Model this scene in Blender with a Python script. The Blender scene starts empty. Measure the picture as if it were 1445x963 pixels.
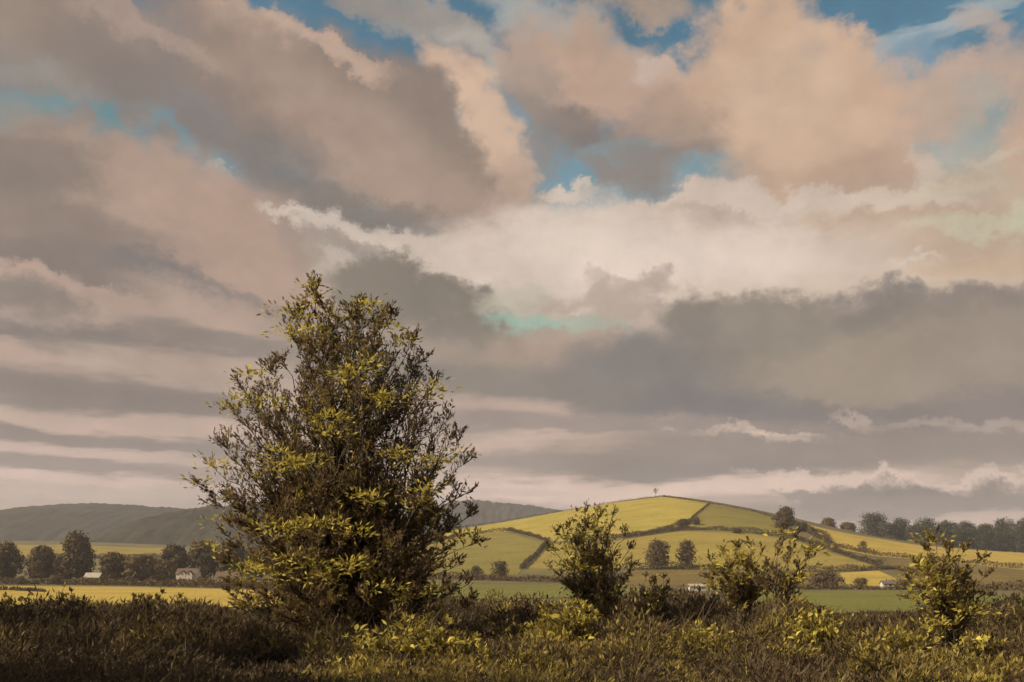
import bpy, bmesh, math, random
import numpy as np
from mathutils import Vector, Matrix

# ------------------------------------------------------------------ scene, camera, light
sc = bpy.context.scene
COL = sc.collection
R = math.radians
F = 1445.0            # focal length in photograph pixels
CX, HOR = 722.5, 800.0  # centre column and eye-level row of the photograph

cam_d = bpy.data.cameras.new("camera")
cam_d.lens = 36.0; cam_d.sensor_width = 36.0
cam_d.shift_y = (HOR - 481.5) / F
cam_d.clip_start = 0.1; cam_d.clip_end = 20000
cam = bpy.data.objects.new("camera", cam_d)
cam.location = (0, 0, 0); cam.rotation_euler = (R(90), 0, 0)
COL.objects.link(cam); sc.camera = cam

sc.view_settings.view_transform = 'Standard'
sc.view_settings.look = 'None'
sc.view_settings.exposure = 0.3
sc.view_settings.gamma = 1.0
sc.cycles.use_denoising = True
sc.cycles.use_adaptive_sampling = True; sc.cycles.adaptive_threshold = 0.02; sc.cycles.adaptive_min_samples = 12
sc.cycles.max_bounces = 6
sc.cycles.diffuse_bounces = 3
sc.cycles.transmission_bounces = 3
sc.cycles.volume_bounces = 1
sc.cycles.caustics_reflective = False
sc.cycles.caustics_refractive = False

# the sun stands to the left, a little behind the camera
SUN = Vector((-0.86, -0.28, 0.60)).normalized()
sun_d = bpy.data.lights.new("sun", 'SUN')
sun_d.energy = 5.0; sun_d.angle = R(0.5); sun_d.color = (1.0, 0.84, 0.58)
sun = bpy.data.objects.new("sun", sun_d)
sun.rotation_euler = SUN.to_track_quat('Z', 'Y').to_euler()
sun.location = (-60, -20, 60)
COL.objects.link(sun)

def lin(c):
    c = c / 255.0
    return c / 12.92 if c <= 0.04045 else ((c + 0.055) / 1.055) ** 2.4
def rgb(c, k=1.0):
    return (lin(c[0]) * k, lin(c[1]) * k, lin(c[2]) * k, 1.0)

# ------------------------------------------------------------------ sky: Nishita air with banks of cloud at their bearings
world = bpy.data.worlds.new("World"); sc.world = world
world.use_nodes = True
world.cycles.sampling_method = 'MANUAL'; world.cycles.sample_map_resolution = 256
nt = world.node_tree; nt.nodes.clear()
N, L = nt.nodes.new, nt.links.new
def math_node(op, a, b=None, c=None):
    n = N('ShaderNodeMath'); n.operation = op
    for i, v in enumerate((a, b, c)):
        if v is None: continue
        if isinstance(v, (int, float)): n.inputs[i].default_value = v
        else: L(v, n.inputs[i])
    return n.outputs[0]
out = N('ShaderNodeOutputWorld'); bg = N('ShaderNodeBackground')
L(bg.outputs[0], out.inputs[0])
SKY_K = 0.08
bg.inputs['Strength'].default_value = SKY_K
air = N('ShaderNodeTexSky'); air.sky_type = 'NISHITA'; air.sun_disc = False
air.sun_elevation = math.asin(SUN.z)
air.sun_rotation = math.atan2(SUN.x, SUN.y)
air.altitude = 100; air.air_density = 1.0; air.dust_density = 0.8; air.ozone_density = 0.2
tc = N('ShaderNodeTexCoord'); sep = N('ShaderNodeSeparateXYZ'); L(tc.outputs['Generated'], sep.inputs[0])
X, Y, Z = sep.outputs
az = math_node('ARCTAN2', X, Y)
el = math_node('ARCSINE', Z)
ae = N('ShaderNodeCombineXYZ'); L(az, ae.inputs[0]); L(el, ae.inputs[1]); ae.inputs[2].default_value = 1.0

def stretched(k, off):
    m = N('ShaderNodeMapping'); L(tc.outputs['Generated'], m.inputs[0])
    m.inputs['Scale'].default_value = k; m.inputs['Location'].default_value = off
    return m.outputs[0]
def noise(vec, scale, detail, rough, dist=0.0):
    n = N('ShaderNodeTexNoise'); L(vec, n.inputs['Vector'])
    n.inputs['Scale'].default_value = scale; n.inputs['Detail'].default_value = detail
    n.inputs['Roughness'].default_value = rough; n.inputs['Distortion'].default_value = dist
    return n
def warp(nz, ax, ay):
    s = N('ShaderNodeVectorMath'); s.operation = 'SUBTRACT'; L(nz.outputs['Color'], s.inputs[0]); s.inputs[1].default_value = (.5, .5, .5)
    m = N('ShaderNodeVectorMath'); m.operation = 'MULTIPLY_ADD'; L(s.outputs[0], m.inputs[0])
    m.inputs[1].default_value = (ax, ay, 0); L(ae.outputs[0], m.inputs[2])
    return m.outputs[0]
nzA = noise(stretched((1, 1, 1.5), (3.1, 0, 0)), 7.0, 6, 0.68)
nzB = noise(stretched((1, 1, 1.2), (0, 1.7, 0)), 13.0, 6, 0.70)
nzC = noise(stretched((1, 1, 5.0), (0, 0, 4.0)), 5.0, 5, 0.66)
P = [warp(nzA, .15, .10), warp(nzB, .11, .09), warp(nzC, .22, .048)]
def puffs(scale, off):                           # rounded billows
    v = N('ShaderNodeTexVoronoi'); L(stretched((1, 1, 1.35), off), v.inputs['Vector']); v.inputs['Scale'].default_value = scale
    return v.outputs['Distance']
BIL = math_node('MULTIPLY_ADD', puffs(24.0, (.2, .5, .1)), 1.0, math_node('MULTIPLY_ADD', puffs(55.0, (1.2, .3, 2.1)), .55, -.72))

# broken cloud all round: fades in towards the horizon, its pieces come from noise
gen = noise(stretched((1, 1, 3.0), (7.3, 2.0, 0)), 2.4, 7, 0.58)
gm = N('ShaderNodeMapRange'); gm.interpolation_type = 'SMOOTHSTEP'
L(gen.outputs['Fac'], gm.inputs['Value'])
gm.inputs['From Min'].default_value = 0.40; gm.inputs['From Max'].default_value = 0.62
def mix(col, fac, c2):
    m = N('ShaderNodeMix'); m.data_type = 'RGBA'; m.clamp_factor = True
    if isinstance(fac, (int, float)): m.inputs[0].default_value = fac
    else: L(fac, m.inputs[0])
    L(col, m.inputs[6])
    if isinstance(c2, tuple): m.inputs[7].default_value = c2
    else: L(c2, m.inputs[7])
    return m.outputs[2]
CK = 1.0 / SKY_K / 2 ** .3
def C(c):
    m = sum(c) / 3; t = max(0.0, min(1.0, (165 - m) / 40))     # the shaded bodies of the banks are a little cooler
    return rgb((c[0] * (1.02 - .01 * t), c[1] * (1.01 + .01 * t), c[2] * (1.0 + .03 * t)), CK)
tone = N('ShaderNodeValToRGB'); L(nzA.outputs['Fac'], tone.inputs[0])
tone.color_ramp.elements[0].position = .35; tone.color_ramp.elements[0].color = rgb((120, 110, 104))
tone.color_ramp.elements[1].position = .66; tone.color_ramp.elements[1].color = rgb((196, 168, 148))
tk = N('ShaderNodeVectorMath'); tk.operation = 'SCALE'; L(tone.outputs[0], tk.inputs[0]); tk.inputs['Scale'].default_value = CK
# in the part of the sky that is seen the cloud banks below decide; outside it this cover goes on
fr = N('ShaderNodeMapping'); fr.vector_type = 'TEXTURE'; L(ae.outputs[0], fr.inputs[0])
fr.inputs['Location'].default_value = (0, .26, 1); fr.inputs['Scale'].default_value = (.50, .36, 1)
fl = N('ShaderNodeVectorMath'); fl.operation = 'LENGTH'; L(fr.outputs[0], fl.inputs[0])
fo = N('ShaderNodeMapRange'); fo.interpolation_type = 'SMOOTHSTEP'; L(fl.outputs['Value'], fo.inputs['Value'])
fo.inputs['From Min'].default_value = .95; fo.inputs['From Max'].default_value = 1.45
cover = math_node('MULTIPLY', gm.outputs[0], fo.outputs[0])
tint = N('ShaderNodeVectorMath'); tint.operation = 'MULTIPLY'; L(air.outputs[0], tint.inputs[0]); tint.inputs[1].default_value = (.50, .93, .87)
col = mix(tint.outputs[0], cover, tk.outputs[0])

def to_ae(px, py):
    u, w = (px - CX) / F, (HOR - py) / F
    a = math.atan(u)
    return a, math.atan(w * math.cos(a))
def after(col, v):                               # the same vector, computed once col is known: keeps the shader's working set small
    m = N('ShaderNodeVectorMath'); m.operation = 'MULTIPLY_ADD'
    L(col, m.inputs[0]); m.inputs[1].default_value = (1e-12, 1e-12, 1e-12); L(v, m.inputs[2])
    return m.outputs[0]
def vdot(v, k):
    m = N('ShaderNodeVectorMath'); m.operation = 'DOT_PRODUCT'; L(v, m.inputs[0]); m.inputs[1].default_value = k
    return m.outputs['Value']
def step(v, lo, hi, top):
    r = N('ShaderNodeMapRange'); r.interpolation_type = 'SMOOTHSTEP'; L(v, r.inputs['Value'])
    r.inputs['From Min'].default_value = lo; r.inputs['From Max'].default_value = hi; r.inputs['To Max'].default_value = top
    return r.outputs[0]
def band(col, p, py0, py1, c, alpha):            # veil that thickens from row py0 down to row py1
    return mix(col, step(vdot(p, (0, 1, 0)), (HOR - py0) / F, (HOR - py1) / F, alpha), C(c))
def bank(col, p, px, py, rx, ry, rot, c, alpha=1.0, soft=.35, w=0):   # one soft ellipse of cloud at a bearing
    soft = min(1.0, soft * 1.15); a, e = to_ae(px, py)
    ca = math.cos(a); t = R(rot); ct, st = math.cos(t), math.sin(t)
    sx, sy = rx / F * ca * ca, ry / F * ca * math.cos(e) ** 2
    x = vdot(p, (ct / sx, -st / sx, (-a * ct + e * st) / sx))
    y = vdot(p, (st / sy, ct / sy, (-a * st - e * ct) / sy))
    r2 = math_node('MULTIPLY_ADD', x, x, math_node('MULTIPLY', y, y))
    r2 = math_node('MULTIPLY_ADD', BIL, (.45, .95, .6)[w] * min(1.4, 70.0 / (.5 * rx + .5 * ry)), r2)
    return mix(col, step(r2, (1 + soft) ** 2, max(0.0, 1 - soft) ** 2, alpha), C(c))

SKY = [
 # (px, py, rx, ry, tilt, colour, cover, softness, noise)
 # high thin streaks
 ('v', 120, 330, (150, 165, 160), .45, 0), ('v', 300, 430, (190, 171, 158), .97, 0),
 (600, 30, 130, 32, 22, (152, 146, 140), .9, .6, 1), (680, 62, 70, 22, 30, (175, 168, 160), .7, .7, 1),
 (560, 8, 110, 16, 8, (140, 132, 126), .7, .7, 1),
 (830, 62, 130, 20, 20, (172, 172, 168), .8, .8, 0), (1290, 62, 90, 13, -24, (170, 178, 180), .75, .9, 2),
 (1390, 20, 70, 12, -30, (165, 170, 170), .6, .9, 2),
 # cream bank right of the middle
 (960, 350, 260, 60, -4, (202, 184, 170), .95, .55, 0), (1200, 340, 330, 75, 4, (190, 166, 146), .95, .5, 0),
 (1150, 280, 60, 26, 0, (205, 186, 168), .8, .8, 1), (1060, 285, 90, 16, 4, (205, 190, 176), .9, .8, 1),
 (1250, 288, 70, 14, 0, (205, 190, 172), .9, .8, 1), (880, 300, 130, 26, -6, (200, 182, 168), .95, .6, 1),
 (1010, 318, 90, 12, 3, (176, 158, 146), .6, .9, 2), (1100, 345, 120, 9, 3, (168, 150, 138), .55, .9, 2),
 (900, 340, 60, 10, 4, (176, 160, 150), .5, .9, 2), (1000, 388, 240, 24, 3, (206, 186, 172), .9, .7, 2),
 (1280, 395, 200, 12, 2, (204, 184, 164), .8, .8, 2),
 (1290, 330, 160, 34, 3, (186, 162, 140), .8, .7, 2),
 (1355, 322, 58, 11, 2, (194, 188, 164), .9, .7, 1), (1440, 305, 34, 22, 0, (196, 192, 166), .9, .7, 1),
 (1390, 228, 110, 40, 0, (190, 170, 148), .85, .7, 1), (1330, 258, 80, 14, -4, (186, 172, 152), .7, .8, 1),
 (1400, 375, 90, 10, 2, (196, 170, 144), .7, .8, 2),
 # right cumulus
 (1335, 205, 60, 30, 10, (150, 165, 165), .6, .8, 0), (1292, 100, 44, 40, 30, (112, 146, 166), .85, .7, 1), (1395, 115, 30, 24, -40, (120, 150, 165), .7, .7, 1),
 (1348, 128, 60, 38, -18, (184, 160, 144), .92, .55, 1), (1415, 80, 42, 34, -40, (182, 160, 146), .9, .6, 1),
 (1330, 165, 46, 30, 0, (180, 158, 142), .9, .6, 1), (1400, 160, 30, 30, 0, (150, 155, 148), .6, .8, 1),
 (1440, 165, 26, 60, 0, (190, 160, 140), .9, .6, 1), (1385, 28, 18, 16, 0, (176, 160, 150), .7, .8, 1),
 # middle cumulus with dark underside
 (790, 80, 68, 52, 10, (178, 152, 134), .97, .5, 1), (860, 120, 110, 50, 10, (186, 157, 138), .97, .45, 1),
 (905, 8, 62, 24, 4, (166, 146, 130), .95, .5, 1), (760, 130, 34, 50, 0, (160, 142, 130), .9, .6, 1),
 (815, 190, 40, 34, 30, (126, 112, 104), .9, .6, 1), (770, 170, 34, 24, 40, (142, 126, 116), .8, .7, 1),
 (930, 200, 80, 40, 0, (140, 122, 112), .9, .6, 1), (890, 240, 52, 20, 10, (138, 128, 120), .8, .7, 1),
 (1000, 205, 60, 30, 0, (150, 132, 120), .9, .6, 1),
 (960, 246, 90, 15, -10, (118, 150, 160), .85, .7, 1), (870, 214, 46, 17, -10, (126, 150, 156), .75, .8, 1), (790, 246, 40, 12, 0, (108, 143, 158), .95, .6, 1), (800, 290, 52, 15, -8, (114, 146, 158), .9, .6, 1), (738, 195, 13, 52, -6, (116, 142, 154), .85, .6, 1), (760, 215, 26, 18, 20, (140, 130, 124), .8, .7, 1),
 (796, 270, 42, 9, 2, (206, 190, 176), .9, .7, 1), (905, 232, 40, 26, 20, (132, 122, 116), .85, .7, 1), (850, 240, 26, 12, 20, (136, 124, 118), .85, .7, 1), (925, 98, 30, 9, -10, (190, 174, 164), .8, .7, 1),
 # great peach cumulus
 (1060, 50, 74, 66, 0, (198, 168, 144), 1, .35, 1), (1010, 130, 84, 56, 0, (194, 164, 142), 1, .4, 1),
 (1185, 100, 60, 52, 0, (196, 166, 144), 1, .38, 1), (1130, 160, 140, 92, 0, (202, 172, 148), 1, .35, 1),
 (1225, 180, 66, 76, 0, (194, 164, 142), 1, .4, 1), (1150, 232, 110, 44, 0, (188, 160, 138), 1, .5, 1),
 (1090, 120, 70, 50, 0, (208, 180, 156), .8, .7, 0), (1160, 190, 70, 36, 0, (206, 176, 152), .7, .8, 0),
 (1240, 245, 60, 26, 0, (180, 152, 132), .8, .7, 0), (950, 170, 40, 30, 0, (164, 140, 124), .8, .8, 0),
 (1190, 270, 90, 16, 0, (174, 150, 132), .7, .8, 1), (1240, 286, 50, 12, 0, (206, 188, 172), .9, .7, 1), (1310, 292, 40, 9, 0, (200, 184, 168), .8, .7, 1), (1085, 276, 50, 13, 4, (204, 188, 176), .85, .7, 1), (1165, 290, 40, 8, 8, (204, 186, 172), .8, .7, 1),
 (1300, 240, 12, 20, 0, (198, 178, 162), .7, .8, 1), (1330, 264, 50, 8, -6, (198, 186, 166), .7, .7, 1), (1400, 210, 40, 6, 0, (190, 178, 160), .7, .8, 1), (1240, 322, 70, 10, 0, (182, 158, 138), .7, .8, 1), (1110, 330, 60, 6, 6, (196, 178, 166), .7, .7, 1), (1290, 374, 40, 4, 2, (206, 190, 174), .8, .7, 1),
 (1030, 340, 70, 7, 0, (170, 153, 142), .6, .7, 1), (1000, 300, 46, 8, 10, (172, 154, 143), .6, .7, 1), (1060, 312, 34, 9, 0, (172, 154, 143), .6, .7, 1),
 # upper left bank
 (120, 60, 180, 58, 6, (146, 128, 115), 1, .4, 0), (60, 110, 120, 40, 6, (138, 124, 114), .9, .6, 0),
 (370, 120, 200, 74, 24, (144, 125, 113), 1, .32, 1), (560, 190, 180, 86, 26, (140, 122, 110), 1, .32, 1),
 (650, 290, 110, 56, 18, (144, 126, 114), 1, .4, 1),
 (345, 45, 62, 22, 12, (178, 152, 136), 1, .5, 1), (470, 78, 90, 15, 18, (188, 162, 144), .95, .6, 1),
 (640, 112, 60, 26, 25, (196, 168, 148), 1, .5, 1), (690, 190, 42, 76, -14, (202, 174, 152), 1, .35, 1),
 (715, 255, 24, 30, 0, (186, 160, 142), .9, .6, 1),
 (590, 150, 50, 44, 20, (136, 119, 108), 1, .5, 1), (630, 220, 36, 44, 20, (138, 121, 109), .95, .6, 1),
 (215, 46, 90, 16, 14, (178, 154, 140), .8, .7, 1),
 (400, 100, 120, 22, 20, (152, 132, 119), .9, .8, 1),
 (500, 205, 110, 48, 16, (166, 142, 127), .7, .9, 0), (560, 262, 110, 30, 14, (168, 144, 128), .8, .85, 0),
 (680, 320, 70, 22, 10, (168, 144, 130), .8, .8, 0),
 (350, 205, 180, 44, 30, (122, 111, 105), .62, .85, 1), (420, 285, 120, 34, 26, (118, 108, 102), .7, .85, 1),
 (220, 140, 110, 26, 22, (124, 112, 106), .8, .8, 0), (590, 320, 120, 18, 14, (124, 113, 104), .8, .8, 1),
 (58, 172, 100, 44, 4, (98, 134, 140), .95, .5, 1), (140, 190, 66, 42, 30, (92, 134, 142), 1, .45, 1), (24, 140, 40, 16, 0, (112, 138, 140), .8, .7, 1), (205, 170, 34, 16, 20, (112, 128, 130), .7, .8, 1),
 (275, 226, 76, 26, 18, (96, 134, 146), .95, .55, 1), (322, 244, 18, 7, 20, (160, 165, 160), .8, .7, 1), (40, 90, 40, 10, 0, (138, 134, 128), .7, .9, 1), (12, 255, 30, 7, 4, (120, 136, 138), .7, .8, 1), (70, 190, 26, 24, 20, (126, 116, 110), .7, .7, 1),
 (102, 162, 14, 34, 10, (130, 119, 112), .85, .6, 1), (186, 168, 24, 22, 20, (128, 117, 111), .85, .6, 1), (228, 204, 18, 16, 20, (126, 116, 110), .85, .6, 1), (30, 200, 34, 12, 10, (132, 120, 112), .8, .7, 1), (300, 206, 20, 10, 20, (124, 114, 108), .7, .7, 1),
 # left middle bank
 (190, 300, 230, 84, 14, (158, 135, 121), 1, .4, 0), (60, 310, 140, 70, 0, (136, 119, 109), 1, .5, 0),
 (340, 350, 140, 80, 34, (164, 140, 126), 1, .45, 0), (160, 255, 90, 36, 10, (166, 143, 128), .9, .7, 1),
 (310, 320, 110, 40, 24, (176, 149, 133), .8, .85, 0), (400, 400, 60, 56, 30, (174, 148, 133), .9, .7, 0),
 (50, 240, 60, 30, 0, (122, 110, 102), .8, .8, 0), (120, 390, 160, 24, 12, (126, 113, 106), .9, .8, 0),
 (300, 420, 130, 18, 16, (110, 105, 104), .95, .7, 0), (30, 365, 60, 26, 0, (122, 110, 102), .8, .8, 0),
 # bright broken streak above the tree
 (450, 320, 60, 10, 16, (206, 192, 180), .95, .8, 1), (520, 340, 90, 16, 14, (204, 190, 178), .95, .7, 1),
 (640, 372, 130, 20, 10, (202, 186, 174), .95, .7, 1), (470, 365, 40, 26, 50, (190, 176, 165), .9, .8, 1),
 (760, 390, 120, 34, 4, (200, 184, 170), .9, .7, 0), (470, 340, 26, 9, 14, (140, 128, 118), .7, .8, 1),
 (520, 358, 34, 8, 6, (146, 134, 124), .7, .8, 1), (425, 350, 34, 20, 40, (150, 134, 124), .7, .8, 1),
 (820, 330, 90, 34, -4, (206, 190, 176), .8, .8, 1), (700, 345, 60, 20, 10, (196, 178, 164), .8, .8, 1), (940, 368, 210, 40, 2, (220, 204, 191), .9, .9, 0), (1090, 410, 140, 14, 2, (208, 190, 174), .8, .8, 1),
 (880, 408, 40, 12, 0, (170, 154, 143), .7, .7, 1), (930, 402, 20, 10, 0, (166, 150, 140), .7, .8, 1), (770, 432, 60, 8, -6, (172, 156, 144), .7, .8, 1), (850, 400, 12, 18, 0, (172, 156, 146), .6, .8, 1),
 # left bands to the horizon
 ('v', 470, 640, (176, 153, 140), .6, 2),
 (80, 400, 110, 14, 12, (184, 158, 144), .95, .7, 1), (170, 416, 44, 12, 8, (184, 160, 146), .9, .7, 1),
 (180, 455, 220, 26, 10, (172, 149, 136), .9, .7, 0), (340, 455, 120, 24, 14, (182, 157, 142), .9, .7, 0),
 (30, 415, 50, 18, 14, (124, 113, 104), .9, .7, 0), (110, 485, 170, 24, 4, (116, 107, 102), .95, .6, 0),
 (310, 490, 110, 16, 8, (126, 115, 108), .9, .7, 2), (70, 512, 120, 12, 8, (186, 161, 146), .95, .7, 2),
 (290, 528, 170, 16, 4, (178, 156, 142), .9, .7, 2), (50, 550, 180, 20, 4, (122, 110, 105), .95, .7, 2),
 (230, 566, 190, 18, 8, (124, 112, 106), .9, .7, 2), (60, 590, 90, 10, 4, (180, 158, 144), .95, .7, 2),
 (270, 606, 190, 14, 3, (176, 153, 140), .95, .7, 2), (70, 612, 150, 11, 3, (122, 110, 105), .9, .7, 2),
 (250, 630, 150, 9, 3, (140, 126, 119), .9, .7, 2), (120, 637, 150, 9, 3, (176, 154, 144), .9, .7, 2),
 (90, 655, 180, 8, 4, (136, 122, 117), .9, .7, 2), (260, 668, 190, 9, 3, (160, 141, 133), .8, .7, 2),
 (110, 676, 170, 8, 2, (182, 160, 150), .9, .7, 2), (150, 694, 220, 6, 1, (164, 145, 138), .8, .8, 2),
 # dark cloud behind the tree top
 (590, 425, 108, 44, 12, (122, 111, 98), 1, .32, 1), (540, 400, 54, 26, 0, (124, 114, 102), 1, .4, 1),
 (640, 440, 76, 42, 20, (118, 109, 98), 1, .35, 1), (690, 470, 60, 30, 20, (124, 114, 104), .95, .5, 1),
 (620, 505, 190, 50, 4, (136, 123, 112), .9, .6, 0), (560, 480, 100, 20, 4, (156, 139, 126), .8, .8, 0),
 (700, 545, 200, 30, 2, (128, 119, 110), .9, .6, 0),
 # turquoise window and the pink clump below it
 (760, 466, 64, 15, 8, (146, 182, 166), .95, .6, 1), (840, 462, 40, 9, 14, (158, 170, 154), .85, .7, 1),
 (735, 420, 44, 18, 0, (186, 180, 162), .7, .8, 0), (860, 418, 60, 10, -4, (178, 162, 150), .7, .8, 1),
 (780, 500, 80, 26, 6, (158, 139, 125), .95, .5, 1), (815, 495, 58, 22, 4, (172, 149, 133), .9, .6, 1),
 (885, 440, 40, 18, 0, (168, 152, 140), .8, .7, 1),
 # great grey bank on the right
 (985, 462, 52, 40, 0, (128, 117, 106), 1, .35, 1), (1100, 460, 90, 42, 0, (132, 121, 108), 1, .35, 1),
 (1245, 440, 62, 38, 0, (126, 118, 112), 1, .32, 1), (1400, 440, 110, 32, 0, (130, 119, 112), 1, .35, 1),
 (1000, 530, 170, 62, 2, (124, 117, 112), 1, .4, 0), (1180, 540, 260, 84, 0, (128, 117, 107), 1, .35, 0),
 (1380, 530, 160, 88, 0, (134, 121, 110), 1, .4, 0), (1250, 520, 170, 42, -8, (154, 138, 121), .85, .85, 1), (1400, 500, 90, 40, -6, (148, 134, 121), .7, .85, 1), (1100, 470, 60, 26, 0, (138, 127, 113), .8, .8, 1),
 (920, 545, 110, 40, 10, (112, 107, 105), .85, .7, 0), (1040, 582, 200, 22, 4, (106, 102, 104), .85, .7, 0),
 (1340, 582, 170, 20, 2, (122, 112, 110), .8, .8, 0), (820, 550, 90, 24, 4, (124, 115, 108), .8, .7, 0),
 # bands below it
 (720, 582, 110, 16, 2, (172, 150, 138), .95, .6, 2), (740, 602, 100, 9, 3, (146, 131, 122), .8, .7, 2),
 (900, 606, 230, 13, 2, (148, 133, 125), .9, .7, 2), (1100, 612, 46, 7, 0, (194, 174, 158), .95, .7, 1),
 (1005, 610, 60, 6, 0, (176, 156, 144), .8, .7, 1), (1215, 592, 26, 8, 40, (176, 158, 146), .7, .7, 1),
 (1270, 602, 50, 7, -4, (164, 148, 138), .6, .8, 1), (1400, 605, 60, 8, 6, (166, 150, 140), .65, .8, 1),
 (760, 632, 130, 8, -2, (180, 156, 142), .9, .7, 2), (1180, 640, 380, 20, 1, (140, 126, 117), .95, .5, 2),
 (820, 655, 190, 12, 1, (144, 130, 122), .9, .6, 2), (1000, 660, 150, 11, 0, (134, 122, 115), .9, .7, 2),
 (900, 690, 320, 13, 0, (196, 172, 158), .95, .6, 2), (1260, 676, 170, 10, 2, (190, 168, 156), .9, .7, 1),
 (700, 690, 90, 5, 0, (166, 148, 140), .7, .8, 2),
 (1275, 696, 62, 20, 0, (112, 104, 101), .95, .5, 1), (1370, 704, 90, 17, 0, (126, 115, 110), .95, .55, 1), (1190, 698, 40, 14, 0, (126, 115, 110), .9, .55, 1),
 (1150, 708, 60, 9, 0, (138, 124, 118), .9, .6, 1), (1250, 722, 180, 9, 0, (136, 123, 117), .8, .7, 2),
 (1400, 740, 120, 10, 0, (178, 156, 146), .8, .8, 2),
]
for i, s in enumerate(SKY):
    if i % 8 == 0: PP = [after(col, p) for p in P]
    if s[0] != 'v' and s[1] > 540: s = s[:5] + (tuple(min(250, v * (1 + (.22 if s[5][1] > 143 else -.05) * min(1, (s[1] - 540) / 160))) for v in s[5]),) + s[6:]
    if s[0] == 'v': col = band(col, PP[s[5]], *s[1:5])
    else: col = bank(col, PP[s[8]], *s[:9])
# soft mottling inside the clouds
mo = math_node('ADD', math_node('MULTIPLY', nzA.outputs['Fac'], .42), math_node('MULTIPLY', nzB.outputs['Fac'], .34))
mk = math_node('ADD', math_node('MULTIPLY_ADD', BIL, -.10, mo), .63)
sm = N('ShaderNodeVectorMath'); sm.operation = 'SCALE'; L(col, sm.inputs[0]); L(mk, sm.inputs['Scale'])
L(sm.outputs[0], bg.inputs['Color'])

# ------------------------------------------------------------------ helpers
rng = np.random.default_rng(11)
random.seed(7)

def tag(o, label=None, cat=None, group=None, kind=None):
    if label: o['label'] = label
    if cat: o['category'] = cat
    if group: o['group'] = group
    if kind: o['kind'] = kind
    return o
def link(name, me, mat=None, parent=None, loc=None):
    o = bpy.data.objects.new(name, me)
    COL.objects.link(o)
    if mat is not None and me is not None and len(me.materials) == 0: me.materials.append(mat)
    if parent is not None: o.parent = parent
    if loc is not None: o.location = loc
    return o
def empty(name, loc, rz=0.0):
    o = bpy.data.objects.new(name, None); COL.objects.link(o)
    o.location = loc; o.rotation_euler = (0, 0, rz); o.empty_display_size = .3
    return o
def mesh_np(name, V, faces, n, tint=None, smooth=False):
    """V (k,3) vertices, faces (m,n) indices, tint: one value per face"""
    me = bpy.data.meshes.new(name)
    V = np.asarray(V, np.float32); faces = np.asarray(faces, np.int32)
    me.vertices.add(len(V)); me.vertices.foreach_set('co', V.ravel())
    me.loops.add(faces.size); me.loops.foreach_set('vertex_index', faces.ravel())
    me.polygons.add(len(faces)); me.polygons.foreach_set('loop_start', np.arange(len(faces), dtype=np.int32) * n)
    if smooth: me.polygons.foreach_set('use_smooth', np.ones(len(faces), dtype=bool))
    me.update(calc_edges=True)
    if tint is not None:
        a = me.attributes.new('tint', 'FLOAT', 'FACE'); a.data.foreach_set('value', np.asarray(tint, np.float32))
    return me
def mesh_bm(name, bm):
    me = bpy.data.meshes.new(name); bm.normal_update(); bm.to_mesh(me); bm.free(); return me

# ------------------------------------------------------------------ materials
class Mat:
    def __init__(s, name):
        s.m = bpy.data.materials.new(name); s.m.use_nodes = True
        s.t = s.m.node_tree; s.b = s.t.nodes['Principled BSDF']; s.out = s.t.nodes['Material Output']
    def n(s, typ, **kw):
        x = s.t.nodes.new(typ)
        for k, v in kw.items():
            if hasattr(x, k): setattr(x, k, v)
            else: x.inputs[k].default_value = v
        return x
    def l(s, a, b): s.t.links.new(a, b)
    def coords(s, scale=(1, 1, 1), rot=(0, 0, 0), obj=False):
        tc = s.n('ShaderNodeTexCoord'); m = s.n('ShaderNodeMapping')
        g = s.n('ShaderNodeNewGeometry')
        s.l(tc.outputs['Object'] if obj else g.outputs['Position'], m.inputs[0])
        m.inputs['Scale'].default_value = scale; m.inputs['Rotation'].default_value = rot
        return m.outputs[0]
    def noise(s, vec, scale, detail=4, rough=.55):
        x = s.n('ShaderNodeTexNoise'); s.l(vec, x.inputs['Vector'])
        x.inputs['Scale'].default_value = scale; x.inputs['Detail'].default_value = detail; x.inputs['Roughness'].default_value = rough
        return x.outputs['Fac']
    def ramp(s, fac, stops):
        r = s.n('ShaderNodeValToRGB'); s.l(fac, r.inputs[0])
        e = r.color_ramp.elements
        while len(e) < len(stops): e.new(.5)
        for el_, (p, c) in zip(e, stops): el_.position = p; el_.color = (*c, 1)
        return r.outputs[0]
    def mix(s, fac, a, b, blend='MIX'):
        m = s.n('ShaderNodeMix', data_type='RGBA', blend_type=blend)
        for i, v in ((0, fac), (6, a), (7, b)):
            if isinstance(v, (int, float)): m.inputs[i].default_value = v
            elif isinstance(v, tuple): m.inputs[i].default_value = (*v, 1)
            else: s.l(v, m.inputs[i])
        return m.outputs[2]
    def bump(s, h, strength, dist):
        b = s.n('ShaderNodeBump'); s.l(h, b.inputs['Height']); b.inputs['Strength'].default_value = strength; b.inputs['Distance'].default_value = dist
        s.l(b.outputs[0], s.b.inputs['Normal'])

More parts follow.
